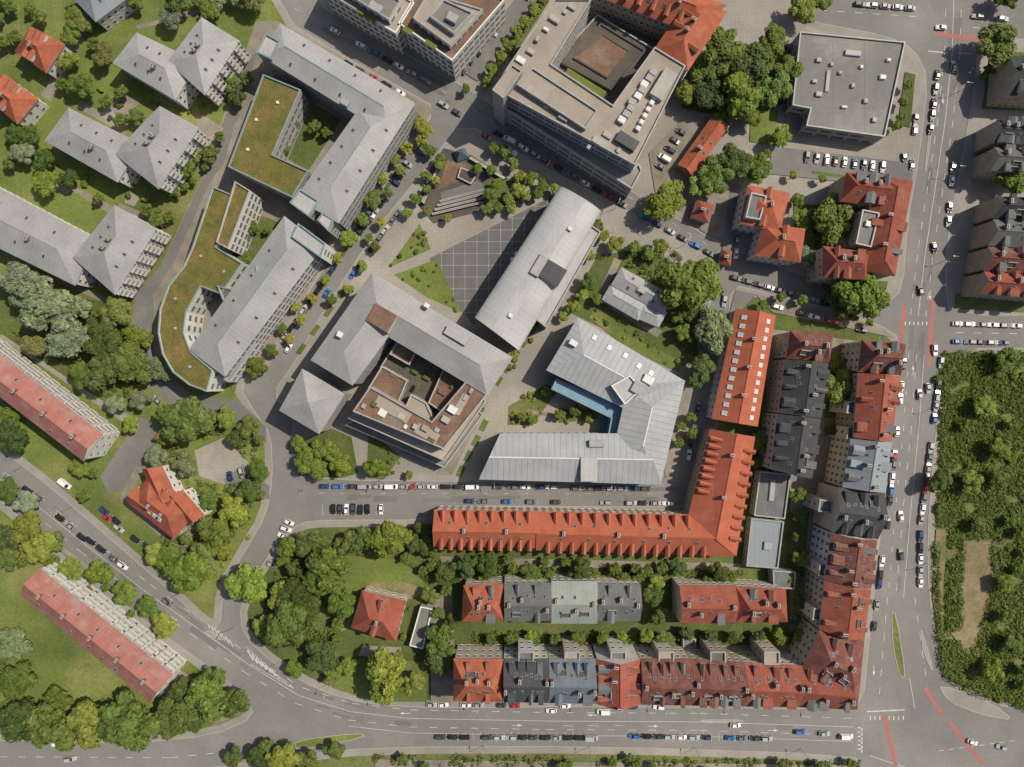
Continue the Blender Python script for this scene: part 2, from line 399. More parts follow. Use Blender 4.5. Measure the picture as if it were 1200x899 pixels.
            if len(pl)>100:
                vs=[];fs=[];ms=[];k=0
                base=[v.co.copy() for v in me.vertices]
                for r in pl[100:]:
                    R=Matrix.Translation((r[2]-o[0]+r[6].x*.004,r[3]-o[1]+r[6].y*.004,r[4]))@Matrix.Rotation(r[5],4,'Z')
                    vs+=[tuple(R@v) for v in base]; 
                    for p in me.polygons: fs.append([x+k for x in p.vertices]); ms.append(p.material_index)
                    k+=len(base)
                m2=bpy.data.meshes.new('window'); m2.from_pydata(vs,[],fs)
                for m in me.materials: m2.materials.append(m)
                m2.polygons.foreach_set('material_index',ms); w=obj('window',m2,root); w['kind']='stuff'
        for (a,b,h,nf) in s.balc:
            a=Vector(P(*a,h));b=Vector(P(*b,h));L=(b-a).length;e=(b-a)/L;n=Vector((e.y,-e.x))
            if n.dot(-(a+b)/2)<0: e=-e; n=-n; a,b=b,a
            nc=max(1,int(L/4.6))
            for j in range(nf):
                for i in range(nc):
                    q=a+e*(L*(i+.5)/nc)-n*.45
                    obj('balcony',BALC,root,(q.x-o[0],q.y-o[1],3.2+j*2.9),(0,0,math.atan2(e.y,e.x)))
        return root
# ------------------------------------------------------------ ground
def sheet(name,poly,mat,z,label,conv=True,h=0):
    b=MB(); b.face([(*p,z) for p in ccw([P(*q) for q in poly] if conv else poly)],mat)
    o=obj(name,b.mesh(name)); o['kind']='structure'; o['label']=label; o['category']='ground'; return o
gb=MB(); gb.face([(-4000,-4000,-.06),(4000,-4000,-.06),(4000,4000,-.06),(-4000,4000,-.06)],WILD)
g=obj('ground',gb.mesh('ground')); g['kind']='structure'; g['label']='wide grassy ground under the whole town'; g['category']='ground'
sheet('road',[(-90,-90),(1290,-90),(1290,990),(-90,990)],ASPH,0,'grey asphalt streets and crossings between the blocks')
ZC=[.13]
def nz(): ZC[0]+=.004; return ZC[0]
def smooth(poly,it=1):
    for _ in range(it):
        q=[]
        n=len(poly)
        for i in range(n):
            a=poly[i];b=poly[(i+1)%n]
            q+=[(a[0]*.78+b[0]*.22,a[1]*.78+b[1]*.22),(a[0]*.22+b[0]*.78,a[1]*.22+b[1]*.78)]
        poly=q
    return poly
def block(poly,base,sw=2.6,label='raised city block with pavement'):
    w=ccw([P(*q) for q in smooth(poly,1)])
    b=MB(); b.prism(w,-.02,.12,KERB,KERB)
    k=obj('kerb',b.mesh('kerb')); k['kind']='structure'; k['label']='granite kerb around a city block'; k['category']='kerb'
    sheet('pavement',inset(w,.25),SIDE,.124,'slab pavement along the kerb',False)
    if base: sheet('lawn' if base in (GRASS,GRASSD,WILD) else 'paved_yard',inset(w,sw+.25),base,.128,label,False)
A_=[(-80,-80),(316,-80),(330,20),(400,64),(480,108),(512,127),(480,178),(432,245),(398,290),(360,345),(333,395),(310,437),(280,452),(300,484),(318,510),(320,560),(312,605),(285,650),(262,690),(258,738),(238,730),(205,698),(150,650),(90,598),(40,556),(-80,466)]
B_=[(540,140),(620,186),(700,228),(770,266),(842,307),(834,350),(822,400),(812,460),(798,530),(785,563),(600,565),(370,563),(348,550),(340,520),(345,490),(318,462),(345,425),(372,375),(420,300),(455,250),(505,190)]
C_=[(352,612),(380,609),(505,609),(510,592),(792,594),(815,585),(838,470),(852,390),(856,333),(900,343),(960,358),(1030,380),(1056,396),(1052,450),(1045,520),(1030,640),(1018,760),(1012,822),(985,832),(700,828),(520,830),(430,826),(370,808),(320,778),(285,745),(280,710),(308,660),(330,630)]
D_=[(346,-80),(365,2),(430,38),(500,78),(560,112),(600,142),(680,186),(760,238),(850,290),(960,330),(1040,355),(1058,340),(1064,260),(1078,180),(1088,90),(1072,58),(1040,42),(945,24),(930,10),(920,-80)]
E_=[(1146,42),(1280,52),(1280,370),(1112,370),(1106,330),(1112,260),(1128,180),(1142,100)]
F_=[(1108,408),(1280,408),(1280,850),(1190,832),(1125,812),(1100,785),(1088,700),(1086,630),(1094,520)]
G_=[(-80,530),(0,584),(60,640),(130,695),(190,742),(240,778),(285,812),(300,840),(250,862),(150,872),(0,868),(-80,868)]
H_=[(-80,990),(-80,903),(100,908),(250,900),(330,886),(440,875),(700,874),(1000,884),(1012,900),(1015,990)]
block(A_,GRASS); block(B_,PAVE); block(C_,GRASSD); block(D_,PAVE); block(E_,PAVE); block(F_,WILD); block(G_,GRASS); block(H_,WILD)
def lay(name,mat,poly,label,sm=0): sheet(name,smooth(poly,sm) if sm else poly,mat,nz(),label)
pv=lambda p,m=PAVE:lay('paved_yard',m,p,'paved yard between the buildings')
lw=lambda p,m=GRASS,sm=0:lay('lawn',m,p,'patch of green lawn',sm)
ac=lambda p:lay('access_road',ASPH2,p,'narrow asphalt access road')
pth=lambda p,m=PAVE:lay('path',m,p,'light garden path')
# block A surfaces
pv([(300,25),(326,25),(508,128),(398,284),(385,300),(330,392),(300,432),(262,450),(180,440),(180,330),(240,200)],COBB)
ac([(286,78),(302,60),(262,192),(246,214),(205,305),(180,345),(178,400),(190,436),(225,462),(280,470),(312,500),(312,520),(270,488),(205,478),(168,446),(152,400),(158,345),(190,310),(235,215)])
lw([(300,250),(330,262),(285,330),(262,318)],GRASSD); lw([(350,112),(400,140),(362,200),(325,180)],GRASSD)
for a in ([(95,118),(150,150),(146,158),(90,126)],[(140,238),(200,262),(198,268),(136,246)],[(105,0),(118,6),(60,120),(48,112)],[(40,195),(52,200),(140,246),(134,254)],
          [(230,130),(262,150),(240,210),(232,205)],[(118,128),(150,135),(165,120),(150,110)],[(160,30),(240,10),(242,14),(162,35)],[(60,320),(150,360),(148,366),(58,326)],[(120,470),(180,500),(176,506),(116,478)]): pth(a,COBB)
pv([(228,528),(262,513),(295,545),(264,568),(234,558)]); ac([(118,558),(165,488),(190,500),(158,566),(128,580)]); ac([(262,562),(285,545),(316,570),(316,585),(275,580)])
pv([(140,585),(160,545),(250,590),(215,648),(200,640)],COBB); lw([(150,590),(165,556),(240,592),(212,636)],GRASS)
pth([(0,395),(6,388),(150,488),(146,496)]); lw([(0,330),(150,360),(160,440),(120,470),(0,390)],GRASSD)
for q in ([(118,132),(130,125),(138,140),(126,146)],[(150,225),(165,230),(158,242),(146,238)],[(70,210),(86,216),(80,228),(64,222)]): pv(q)
# block B surfaces
lay('plaza',PLZ,[(503,303),(652,228),(664,240),(556,382),(538,362)],'dark plaza paving with a pale grid')
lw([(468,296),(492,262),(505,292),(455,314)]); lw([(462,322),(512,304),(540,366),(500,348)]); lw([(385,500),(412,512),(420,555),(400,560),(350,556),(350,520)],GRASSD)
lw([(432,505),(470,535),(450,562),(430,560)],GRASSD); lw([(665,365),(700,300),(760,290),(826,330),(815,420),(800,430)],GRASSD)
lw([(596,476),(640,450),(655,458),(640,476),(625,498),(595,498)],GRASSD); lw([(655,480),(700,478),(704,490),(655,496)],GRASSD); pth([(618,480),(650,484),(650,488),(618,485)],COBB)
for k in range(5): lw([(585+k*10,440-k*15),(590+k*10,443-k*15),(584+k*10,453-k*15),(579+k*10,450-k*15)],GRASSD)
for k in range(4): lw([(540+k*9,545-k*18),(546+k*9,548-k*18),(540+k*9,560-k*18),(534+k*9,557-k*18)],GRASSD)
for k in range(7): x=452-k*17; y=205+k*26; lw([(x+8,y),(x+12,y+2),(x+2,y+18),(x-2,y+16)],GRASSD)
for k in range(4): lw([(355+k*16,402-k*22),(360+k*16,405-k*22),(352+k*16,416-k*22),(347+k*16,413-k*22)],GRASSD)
lay('courtyard',COURT,[(652,436),(742,468),(738,508),(704,508),(700,486),(650,452)],'blue-grey paved courtyard')
lay('sunken_court',BITD,[(520,174),(552,182),(596,210),(570,246),(508,262),(490,240),(500,205)],'sunken court with steps, its shadow deepened by a dark colour')  # flat sheet at paving level; dark floor colour also deepens the court's shadow
lay('sunken_court',BROWN,[(524,188),(545,193),(556,206),(534,214),(514,222)],'brown paved terrace in the sunken court')
lay('sunken_court',ASPH2,[(516,226),(560,212),(572,222),(556,238),(520,248)],'grey terrace in the sunken court')
lw([(572,212),(602,212),(614,232),(582,246),(566,236)],GRASSD)
pv([(560,462),(572,470),(530,556),(512,556)],COBB); lw([(702,360),(740,395),(800,425),(795,436),(735,408),(690,372)],GRASS)
pv([(790,440),(812,440),(796,540),(780,560),(776,540)],COBB); pv([(706,352),(722,318),(728,306),(720,302),(698,350),(770,396),(776,388)],COBB)
# block C surfaces
pv([(515,652),(860,660),(870,662),(862,668),(520,662)],COBB); lay('paved_yard',COBB,[(540,756),(930,756),(968,790),(535,768)],'brown service yard behind the tenements')
pv([(925,560),(985,520),(975,640),(962,735),(925,740)],COBB); pv([(900,385),(1005,400),(990,520),(955,570),(895,560)],COBB)
lw([(970,430),(1000,435),(992,490),(965,490)],GRASSD); lw([(925,600),(948,600),(940,690),(922,690)],GRASSD)
ac([(862,340),(885,345),(870,362),(856,400),(848,470),(838,500),(828,500),(845,400)]); pv([(885,345),(1028,382),(1048,396),(905,366)],COBB)
lw([(395,650),(470,655),(505,690),(480,702),(400,740),(380,700)],GRASS); pth([(425,756),(470,758),(472,770),(420,768)]); pv([(505,700),(530,690),(535,826),(505,826)],COBB)
lw([(400,770),(500,775),(500,822),(440,822),(390,806)]); lw([(425,684),(470,680),(500,692),(480,704),(440,696)],DIRT,1)
# block D surfaces
lw([(880,130),(912,130),(906,172),(878,166)]); ac([(905,172),(1070,192),(1066,222),(900,204)]); lw([(950,200),(1062,216),(1060,220),(950,204)],GRASSD)
lw([(796,100),(925,40),(930,130),(800,135)],GRASSD,1); lw([(1060,85),(1072,88),(1066,150),(1052,146)],GRASSD); pv([(760,180),(800,140),(830,180),(800,240),(770,240)],COBB)
lw([(930,240),(1000,240),(990,300),(930,300)],GRASSD); lw([(965,340),(1035,352),(1040,330),(960,325)],GRASSD); lw([(585,45),(625,0),(645,0),(600,70)],GRASSD)
pv([(830,200),(880,210),(860,290),(820,270)],COBB); ac([(855,215),(868,218),(860,300),(846,294)]); ac([(540,84),(560,96),(640,-10),(618,-20)])
# block E, F, G, H
lw([(1160,60),(1200,62),(1200,130),(1150,128)],GRASSD); lw([(1120,345),(1200,352),(1200,366),(1118,362)],GRASSD)
rr_=random.Random(5)
fe=[]
for (a,b_) in zip([(1124,624),(1168,624),(1172,684),(1148,768),(1120,776),(1116,740)],[(1168,624),(1172,684),(1148,768),(1120,776),(1116,740),(1124,624)]):
    n=max(2,int(math.hypot(a[0]-b_[0],a[1]-b_[1])/6))
    for k in range(n): fe.append((a[0]+(b_[0]-a[0])*k/n+rr_.uniform(-3,3),a[1]+(b_[1]-a[1])*k/n+rr_.uniform(-2,2)))
lay('bare_field',DIRT,fe,'dry ragged bare field with soil patches')
pth([(1096,620),(1110,622),(1103,700),(1112,785),(1106,788),(1092,700)],DIRT)
pv([(180,790),(212,785),(292,832),(250,850),(190,820)],COBB); pth([(40,620),(44,617),(190,729),(187,733)],COBB)
lay('gravel_strip',COBB,[(440,889),(1010,896),(1010,910),(440,901)],'brown gravel strip beside the road')
def island(poly,mat):
    w=ccw([P(*q) for q in smooth(poly,1)]); b=MB(); b.prism(w,-.02,.12,KERB,KERB); b.face([(*p,.124) for p in inset(w,.3)],mat)
    o=obj('traffic_island',b.mesh('traffic_island')); o['kind']='structure'; o['label']='kerbed traffic island between the lanes'; o['category']='traffic island'
island([(1044,716),(1050,718),(1062,792),(1055,796),(1046,760)],WILD); island([(1078,738),(1081,739),(1094,784),(1091,786),(1081,762)],SIDE)
island([(1098,800),(1160,822),(1190,845),(1150,838),(1110,822)],SIDE); island([(1092,120),(1096,120),(1086,200),(1083,200)],SIDE)
island([(342,868),(420,858),(430,864),(350,880)],GRASS); island([(238,742),(262,752),(255,744),(246,738)],SIDE); island([(820,843),(870,843),(870,846),(820,846)],SIDE)
# markings
mk=MB(); MZ=.006
def seg(a,b,w,m=None,bld=None,z=MZ):
    a=Vector(a);b=Vector(b);e=(b-a)
    if e.length<.01: return
    n=Vector((-e.y,e.x)).normalized()*w/2
    (bld or mk).face([(*(a-n),z),(*(b-n),z),(*(b+n),z),(*(a+n),z)],m or PAINT)
def line(pts,dash=None,w=.18,m=None,bld=None,z=MZ):
    for p,q in zip(pts[:-1],pts[1:]):
        a=Vector(P(*p));b=Vector(P(*q));L=(b-a).length
        if not dash: seg(a,b,w,m,bld,z); continue
        t=0
        while t<L:
            seg(a.lerp(b,t/L),a.lerp(b,min(1,(t+dash[0])/L)),w,m,bld,z); t+=sum(dash)
R4=[(-20,548),(40,590),(100,638),(170,693),(230,735),(290,778),(350,815),(410,834),(480,842),(640,845),(820,846),(1000,852)]
def off(pts,d):
    out=[]
    for i,p in enumerate(pts):
        a=Vector(pts[max(0,i-1)]);b=Vector(pts[min(len(pts)-1,i+1)]);e=(b-a).normalized(); out.append((p[0]-e.y*d,p[1]+e.x*d))
    return out
line(R4,None,.16); line(off(R4,10),(3,5)); line(off(R4,-10),(3,5)); line(off(R4[7:],17),None,.14)
R2=[(1118,-10),(1116,60),(1108,140),(1096,220),(1084,300),(1076,370)]
R2b=[(1074,415),(1068,500),(1058,600),(1050,700)]
line(R2,None,.18); line(off(R2,9),(3,4)); line(off(R2,-9),(3,4)); line(R2b,(3,4)); line(off(R2b,9),(2,5)); line(off(R2b,-9),None,.15)
line([(1066,795),(1072,830)],None); line([(1040,700),(1030,820)],(3,4)); line([(1072,700),(1086,800)],(3,4)); line([(1120,390),(1200,391)],(3,4)); line([(1010,852),(1010,882)],None,.5)
line([(1016,834),(1060,832)],None,.4); line([(1020,886),(1060,899)],None,.2); line([(1100,880),(1190,868)],(2,2)); line([(960,12),(1080,20)],(3,4)); line([(1140,32),(1200,36)],(3,4)); line([(0,887),(200,888),(330,874)],(3,4))
line([(345,10),(420,52),(500,96),(600,155),(700,210),(770,250),(850,300)],(2,5),.12); line([(350,578),(780,579)],(2,6),.12)
for k in range(10): x=290+k*5.2; y=762+k*4.3; line([(x,y),(x+7,y+12-k*.7)],None,.5)
line([(288,758),(342,806)],None,.16); line([(294,778),(342,806)],None,.16)
for k in range(7): x=242+k*4.5; y=728+k*3.6; line([(x,y),(x+4,y+8)],None,.35)
for k in range(7): line([(1056+k*5,377),(1056+k*5,381)],None,.4)
for k in range(8): line([(1020+k*5.5,839),(1020+k*5.5,844)],None,.4)
for k in range(6): line([(1005,853+k*5),(1011,853+k*5)],None,.45)
line([(1088,60),(1110,62)],None,.35); line([(1122,62),(1138,63)],None,.3)
for x in range(518,900,9):
    if x<705 or x>735: line([(x,858),(x+1,869)],None,.1)
for x in (660,690,720): line([(x,850),(x+12,851)],None,.15)
for k in range(8): line([(378+k*9,590),(378+k*9,604)],None,.1)
for (x,y,dx,dy) in ((600,850,1,0),(760,851,1,0),(900,856,1,0),(700,838,-1,0),(480,836,-1,0),(1090,340,0,1),(1070,440,0,-1),(1105,110,0,1),(200,722,.75,.6),(1024,780,0,1)):
    line([(x,y),(x+dx*7,y+dy*7)],None,.22); a=(x+dx*7,y+dy*7)
    mk.face([(*P(a[0]-dy*1.6,a[1]+dx*1.6),MZ),(*P(a[0]+dy*1.6,a[1]-dx*1.6),MZ),(*P(a[0]+dx*5,a[1]+dy*5),MZ)],PAINT)
o=obj('road_marking',mk.mesh('road_marking')); o['kind']='structure'; o['label']='white painted lane lines and hatching'; o['category']='road marking'
cl=MB()
for pts in ([(1060,358),(1055,404)],[(1094,350),(1088,428)],[(1036,838),(1050,898)],[(1112,846),(1152,896)],[(1098,40),(1150,46)],[(1084,806),(1104,838)]): line(pts,None,1.6,REDL,cl,.010)
o=obj('cycle_lane',cl.mesh('cycle_lane')); o['kind']='structure'; o['label']='pink red surfaced cycle lanes at the crossings'; o['category']='cycle lane'
pm=MB(); rp=random.Random(3)
for _ in range(130):
    i=rp.randrange(4); pts=(R4,R2+R2b,[(345,578),(560,580),(790,580)],[(345,10),(500,96),(700,210),(850,300)])[i]; k=rp.randrange(len(pts)-1); t=rp.random()
    x=pts[k][0]*(1-t)+pts[k+1][0]*t+rp.uniform(-9,9); y=pts[k][1]*(1-t)+pts[k+1][1]*t+rp.uniform(-9,9)
    e=(Vector(pts[k+1])-Vector(pts[k])).normalized(); L=rp.uniform(4,40)
    a=Vector(P(x,y));b=Vector(P(x+e.x*L,y+e.y*L)); seg(a,b,rp.uniform(.4,2.4),ASPH2,pm,.0015+_*.00002)
o=obj('asphalt_patch',pm.mesh('asphalt_patch')); o['kind']='structure'; o['label']='darker repaired asphalt patches'; o['category']='road surface'
# ------------------------------------------------------------ buildings
def apt(p1,p2,bal,lab='pale apartment block with grey hipped metal roof and balconies'):
    b=B('apartment_block',lab,'apartment building',PLW,'punched','grey roofed apartment blocks among gardens')
    b.bar(p1,11,2.6,'hip',METAL); r=b.bar(p2,12.5,3.0,'hip',METAL)
    b.balc.append((*bal,12.5,4)); b.chimneys(r,(.2,.7),1.5); b.on(b.bars[0],'skylight',3,.5); b.on(r,'skylight',3,.45); b.chimneys(b.bars[0],(.35,),(1.5))
    b.done()
apt([(132,74),(160,38),(232,72),(206,118)],[(196,72),(236,20),(281,48),(240,112)],((281,48),(240,112)))
apt([(52,165),(80,126),(165,168),(138,214)],[(133,180),(187,124),(234,150),(186,222)],((234,150),(186,222)))
apt([(-60,262),(-30,205),(112,280),(88,335)],[(85,302),(134,240),(184,268),(135,346)],((184,268),(135,346)))
def house(q,h,rise,mat,lab,wall=PLW,dn=1,kind='hip',solar=0,name='detached_house',cat='house',style='punched'):
    b=B(name,lab,cat,wall,style); r=b.bar(q,h,rise,kind,mat,.8)
    if dn: b.on(r,'dormer',dn,.35,m0=.3,m1=.7)
    b.chimneys(r,(.4,),.6)
    b.on(r,'skylight',2,.55,m0=.3,m1=.7); b.done(); return b
house([(17,60),(36,31),(76,52),(54,86)],7.5,4.5,RED,'villa with orange tiled hip roof among trees',dn=2)
house([(-18,112),(4,86),(45,116),(20,146)],7.5,4.5,RED,'villa with orange tiled hip roof behind a hedge',dn=2)
house([(76,-12),(120,-30),(152,-4),(112,26)],8,3,BLUES,'house with blue grey slate roof',dn=0)
b=B('villa','white villa with red tiled roof, pale gables and skylights','house',PLW,'punched'); r=b.bar([(150,590),(176,555),(234,596),(204,632)],8,4.6,'hip',RED,.9); r2=b.bar([(166,550),(190,546),(208,584),(184,592)],8.3,3.4,'gable',RED,oh=.3,ends=.3); b.bar([(196,584),(214,574),(240,604),(222,616)],8.2,3.2,'gable',RED,oh=.3,ends=.3); b.bar([(148,588),(160,570),(190,592),(176,606)],8.1,3.0,'gable',RED,oh=.3,ends=.3)
b.on(r,'skylight2',3,.5,(-1,1),m0=.3,m1=.75); b.on(r,'dormer',2,.3,(1,-1),m0=.25,m1=.75,w=1.6); b.on(r,'solar',2,.55,(1,-1),m0=.35,m1=.65); b.chimneys(r,(.2,.8),1.0); b.done()
house([(411,736),(424,692),(476,704),(464,752)],8,5.5,RED2,'square villa with dark red pyramid roof',PLC,1)
b=B('garage_building','long low garden annexe with grey flat roof','annexe',PLG,'punched'); b.flat([(480,756),(493,710),(507,713),(496,760)],3.5,BITU,cop=WHT); b.done()
for q,dr in (([(-60,368),(120,509),(98,541),(-60,419)],(1,-1)),([(46,666),(202,790),(176,824),(24,697)],(1,-1))):
    b=B('apartment_block','long white apartment slab with salmon tiled gable roof','apartment building',PLW,'punched','salmon roofed apartment slabs'); r=b.bar(q,13,3.4,'gable',SALM,ends=.4,oh=.6)
    b.on(r,'skylight',7,.35,(-1,1),skip=.3,jit=.02); b.on(r,'skylight',5,.5,dr,jit=.03); b.chimneys(r,(.12,.3,.5,.7,.9),.5)
    b.balc.append((q[0] if q[0][0]>-50 else (-20,400),q[1],13,4)); b.done()
b=B('office_building','office block with sedum terrace and pitched zinc wings','office building',STONE,'office',trim=TEAL)
b.flat([(309,88),(353,106),(320,182),(362,201),(343,232),(268,196)],13,SEDUM,cop=TEAL)
r1=b.bar([(303,64),(328,27),(487,121),(455,158)],16,2.2,'hip',METAL,1.0); r2=b.bar([(420,128),(487,121),(397,262),(346,232)],16,2.2,'hip',METAL,1.0)
b.on(r1,'skylight',4,.4); b.on(r2,'skylight',4,.4); b.flat([(301,62),(312,40),(328,49),(318,70)],17.5,METALW,cop=TEAL); b.flat([(340,238),(352,222),(374,236),(362,254)],17,METALW,cop=TEAL); b.flat([(372,258),(382,246),(394,252),(386,272)],15.5,METALW,cop=TEAL)
b.unit(404,120,3,2,1.0,16.9,-30,GREY); b.unit(300,140,1,1,.5,13,0,WHT); b.unit(290,175,1,1,.5,13,0,WHT); b.unit(325,120,1,1,.5,13,0,WHT); b.done()
b=B('office_building','curved office block with sedum roof and zinc wing','office building',PLW,'office',trim=TEAL)
g2=[(250,219),(276,230),(254,290),(285,309),(260,345),(236,336),(219,366),(216,390),(224,412),(250,434),(243,459),(222,451),(203,436),(191,415),(186,390),(188,362),(198,335),(216,312),(226,290)]
b.flat(g2,14,SEDUM,cop=TEAL)
r=b.bar([(333,253),(379,289),(264,442),(221,410)],15,3,'hip',METAL,1.0); b.on(r,'skylight',4,.4)
b.flat([(276,213),(294,224),(268,292),(254,284)],15.5,SEDUM,cop=GREY); b.flat([(300,312),(316,300),(322,322),(304,340)],16,METALW); b.flat([(350,262),(382,286),(376,302),(342,278)],17,METALW,cop=TEAL); b.flat([(255,335),(300,345),(285,362),(262,352)],14.5,BROWN)
for u in ((205,350),(205,385),(222,430),(235,300),(262,318)): b.unit(*u,1.0,1.0,.5,14,20,GREY)
b.flat([(281,400),(300,402),(268,448),(246,436)],10,GRAVEL,cop=TEAL); b.done()
# central office
b=B('office_building','large office block with grey hipped wings and rusty roof terraces','office building',STONE,'band')
r1=b.bar([(364,422),(436,319),(488,350),(413,452)],19,3,'hip',METAL,1.0); r2=b.bar([(435,319.5),(601,419),(571,464),(405,365)],19,3,'hip',METAL,1.0)
b.bar([(327,481),(354,432),(404,462),(374,509)],15,4,'hip',METAL,1.0)
b.flat([(414,482),(434,453),(506,494),(549,444),(571,462),(520,526)],18.5,BROWN,cop=GREY)
b.flat([(430,457),(466,398),(551,446),(509,499)],9,BITD,cop=GREY)
b.flat([(432,455),(448,429),(478,446),(466,474)],13,BROWN,cop=PLG); b.flat([(466,400),(488,412),(480,428),(457,415)],12,BROWN,cop=PLG); b.flat([(520,432),(549,447),(520,484),(502,472)],12.5,BROWN,cop=PLG); b.flat([(482,462),(500,472),(508,490),(500,496),(474,480)],14,GRAVEL,cop=PLG)
for u in ((486,436),(500,443),(496,424),(511,432),(474,452),(490,452),(462,440),(530,452),(518,460)): b.unit(*u,random.uniform(1.2,3.4),random.uniform(1.2,2.6),.7,9.5 if u[0] in(486,500,496,511) else 12.6,-30,random.choice((GRASSD,BROWN,GREY,GRASSD)),None,'planter')
b.flat([(408,490),(416,484),(520,526),(564,466),(570,470),(521,540)],12,GRAVEL,cop=GREY); b.flat([(405,498),(418,490),(520,534),(560,480),(566,486),(521,548)],6,BITU,cop=GREY)
b.unit(447,373,9,7,2.6,20,-30,PLW,BROWN,'penthouse'); b.unit(535,393,9,3.5,1.2,21,-31,METALW); b.unit(500,358,2,1.5,1.2,21,-30,WHT); b.unit(398,392,2,2,1.2,21,-30,WHT)
for u in ((426,476),(438,474),(448,484),(470,488),(486,500),(498,502),(512,504),(522,492),(530,480),(545,466),(552,458),(505,516),(475,500)): b.unit(*u,random.uniform(1.2,3.4),random.uniform(1.2,2.6),random.uniform(.5,1.6),18.5,-30,random.choice((WHT,GREY,GRASSD,PLG,GRAVEL)))
b.unit(460,480,14,4,.3,18.5,-30,GRAVEL); b.unit(500,508,9,4,.3,18.5,-30,GRAVEL); b.unit(540,474,3,8,.3,18.5,-30,GRAVEL)
b.done()
b=B('hall_building','long hall with pale barrel vaulted metal roof','hall',STONE,'band',trim=GREY)
b.barrel([(656,219),(704,248),(608,411),(556,372)],15,3.2,METALW)
b.unit(648,320,8,7,2.6,16.6,-31,WHT,DKG,'roof_light'); b.unit(632,311,3.5,8,2.2,17,-31,GREY,GREY); b.unit(668,268,1.6,1.3,1,18,-31,WHT); b.unit(598,370,1.6,1.3,1,18,-31,WHT)
b.flat([(690,262),(704,272),(640,384),(625,372)],11,METALW,cop=GREY); b.done()
b=B('office_building','U shaped office with ribbed zinc roofs around a blue court','office building',PLG,'office',trim=WHT)
r1=b.bar([(640,434),(677,372),(802,446),(742,484)],13,2.4,'hip',METAL2,.8); r2=b.bar([(735,455),(803,446),(774,568),(718,530)],13,2.4,'hip',METAL2,.8); r3=b.bar([(586,508),(752,508),(776,568),(561,562)],13,2.4,'gable',METAL2,ends=.5)
b.flat([(652,444),(742,480),(734,512),(712,512),(716,490),(646,456)],9,COURT,cop=TEAL,wall=COURT)
b.flat([(716,452),(738,440),(752,456),(732,474)],16,METALW,cop=WHT); b.unit(690,550,6,9,2.4,13.5,0,PLG,METALW); b.unit(700,520,6,2.4,1.6,14,0,GREY); b.unit(747,455,4,4,1,16,-30,GREY); b.unit(672,402,3,2,1.2,14.5,-30,WHT)
b.on(r1,'skylight2',5,.35,(1,-1),skip=.2,jit=.02); b.unit(760,445,4,3,1.2,14.5,-30,WHT)
b.done()
b=B('pavilion','low pavilion with grey pitched sheet roofs','pavilion',PLG,'punched')
r=b.bar([(728,313),(789,347),(778,368),(716,334)],6,2.0,'hip',METAL); r2=b.bar([(716,332),(760,357),(748,376),(705,351)],5.4,1.4,'hip',METAL2,.8); b.bar([(752,352),(782,366),(772,384),(744,372)],5.2,1.2,'hip',METAL2,.8); b.on(r,'skylight',3,.5); b.unit(752,340,3,2,1,7.2,-30,GREY); b.done()
b=B('glass_pyramid','small glass pyramid roof over the court','pyramid',GREY,None); r=b.bar([(530,178),(545,173),(551,185),(536,190)],1.2,3.5,'hip',GLB,1.0); b.done()
b=B('stair_pavilion','dark stepped walls around the sunken plaza court','terrace',BITD,None,trim=PLG)
for k in range(4): b.flat([(506+k*3,250-k*5),(566+k*1,236-k*5),(566+k*1,238-k*5),(507+k*3,252-k*5)],1.6-k*.3,ASPH2,par=.15)
b.flat([(494,236),(512,196),(514,197),(497,239)],2.2,GRAVEL,par=.2); b.flat([(552,184),(592,208),(590,210),(550,186)],2.0,GRAVEL,par=.2); b.flat([(540,196),(560,204),(552,216),(536,208)],1.4,BITD,par=.2); b.done()
b=B('office_building','tall office block with flat gravel roof around a courtyard','office building',PLG,'band')
b.flat([(579,104),(597,76),(650,0),(693,0),(646,76),(718,124),(767,56),(803,78),(744,194)],23,GRAVEL,cop=GREY)
b.flat([(577,106),(600,76),(612,84),(590,116)],26,GRAVEL,cop=GREY); b.flat([(606,100),(624,80),(700,130),(686,152)],24.6,GRAVEL,cop=GREY)
b.flat([(645,78),(700,18),(766,58),(719,126)],8,BITD,cop=GREY)
b.flat([(657,74),(704,28),(756,60),(716,106)],9,BITD,cop=BITD); b.flat([(672,68),(706,40),(738,60),(712,92)],9.5,BROWN,cop=BITD,par=.3); b.flat([(584,122),(590,112),(742,198),(748,192),(752,200),(740,222)],14,BITU,cop=GREY)
for k in range(9): b.unit(728+random.uniform(-3,3)+k*4.5,140-k*7,2.6,2.2,1.6,23,-32,random.choice((WHT,WHT,GREY)))
for k in range(8): b.unit(748+k*4,150-k*7.5,1.6,1.6,1.4,23,-32,WHT)
for u in ((610,70),(630,45),(650,22),(670,8),(700,165),(725,176),(640,125),(660,138),(622,60),(640,34),(662,14),(712,158),(690,172)): b.unit(*u,random.uniform(1,4.5),random.uniform(1,2.6),random.uniform(.6,1.4),23,-32,random.choice((WHT,GREY,PLG)))
b.unit(735,165,8,4,1.8,23,-32,DKG); b.unit(778,98,5,11,2.2,23,-32,PLG)
b.unit(684,100,17,5,.5,9,-32,GRASS,GRASS,'green_terrace'); b.done()
b=B('office_building','older courtyard wing with orange tiled roof','office building',SANDS,'tall')
r1=b.bar([(690,-8),(706,-46),(852,6),(812,40)],16,5,'hip',RED,.9); r2=b.bar([(765,60),(805,0),(852,14),(806,84)],16,5,'hip',RED,.9)
b.on(r1,'dormer',6,.35,(-1,1),skip=.3,w=1.5); b.on(r2,'dormer',3,.35,skip=.3,w=1.5); b.on(r1,'skylight',5,.6); b.chimneys(r1,(.2,.6),1); b.chimneys(r2,(.3,.7),1); b.done()
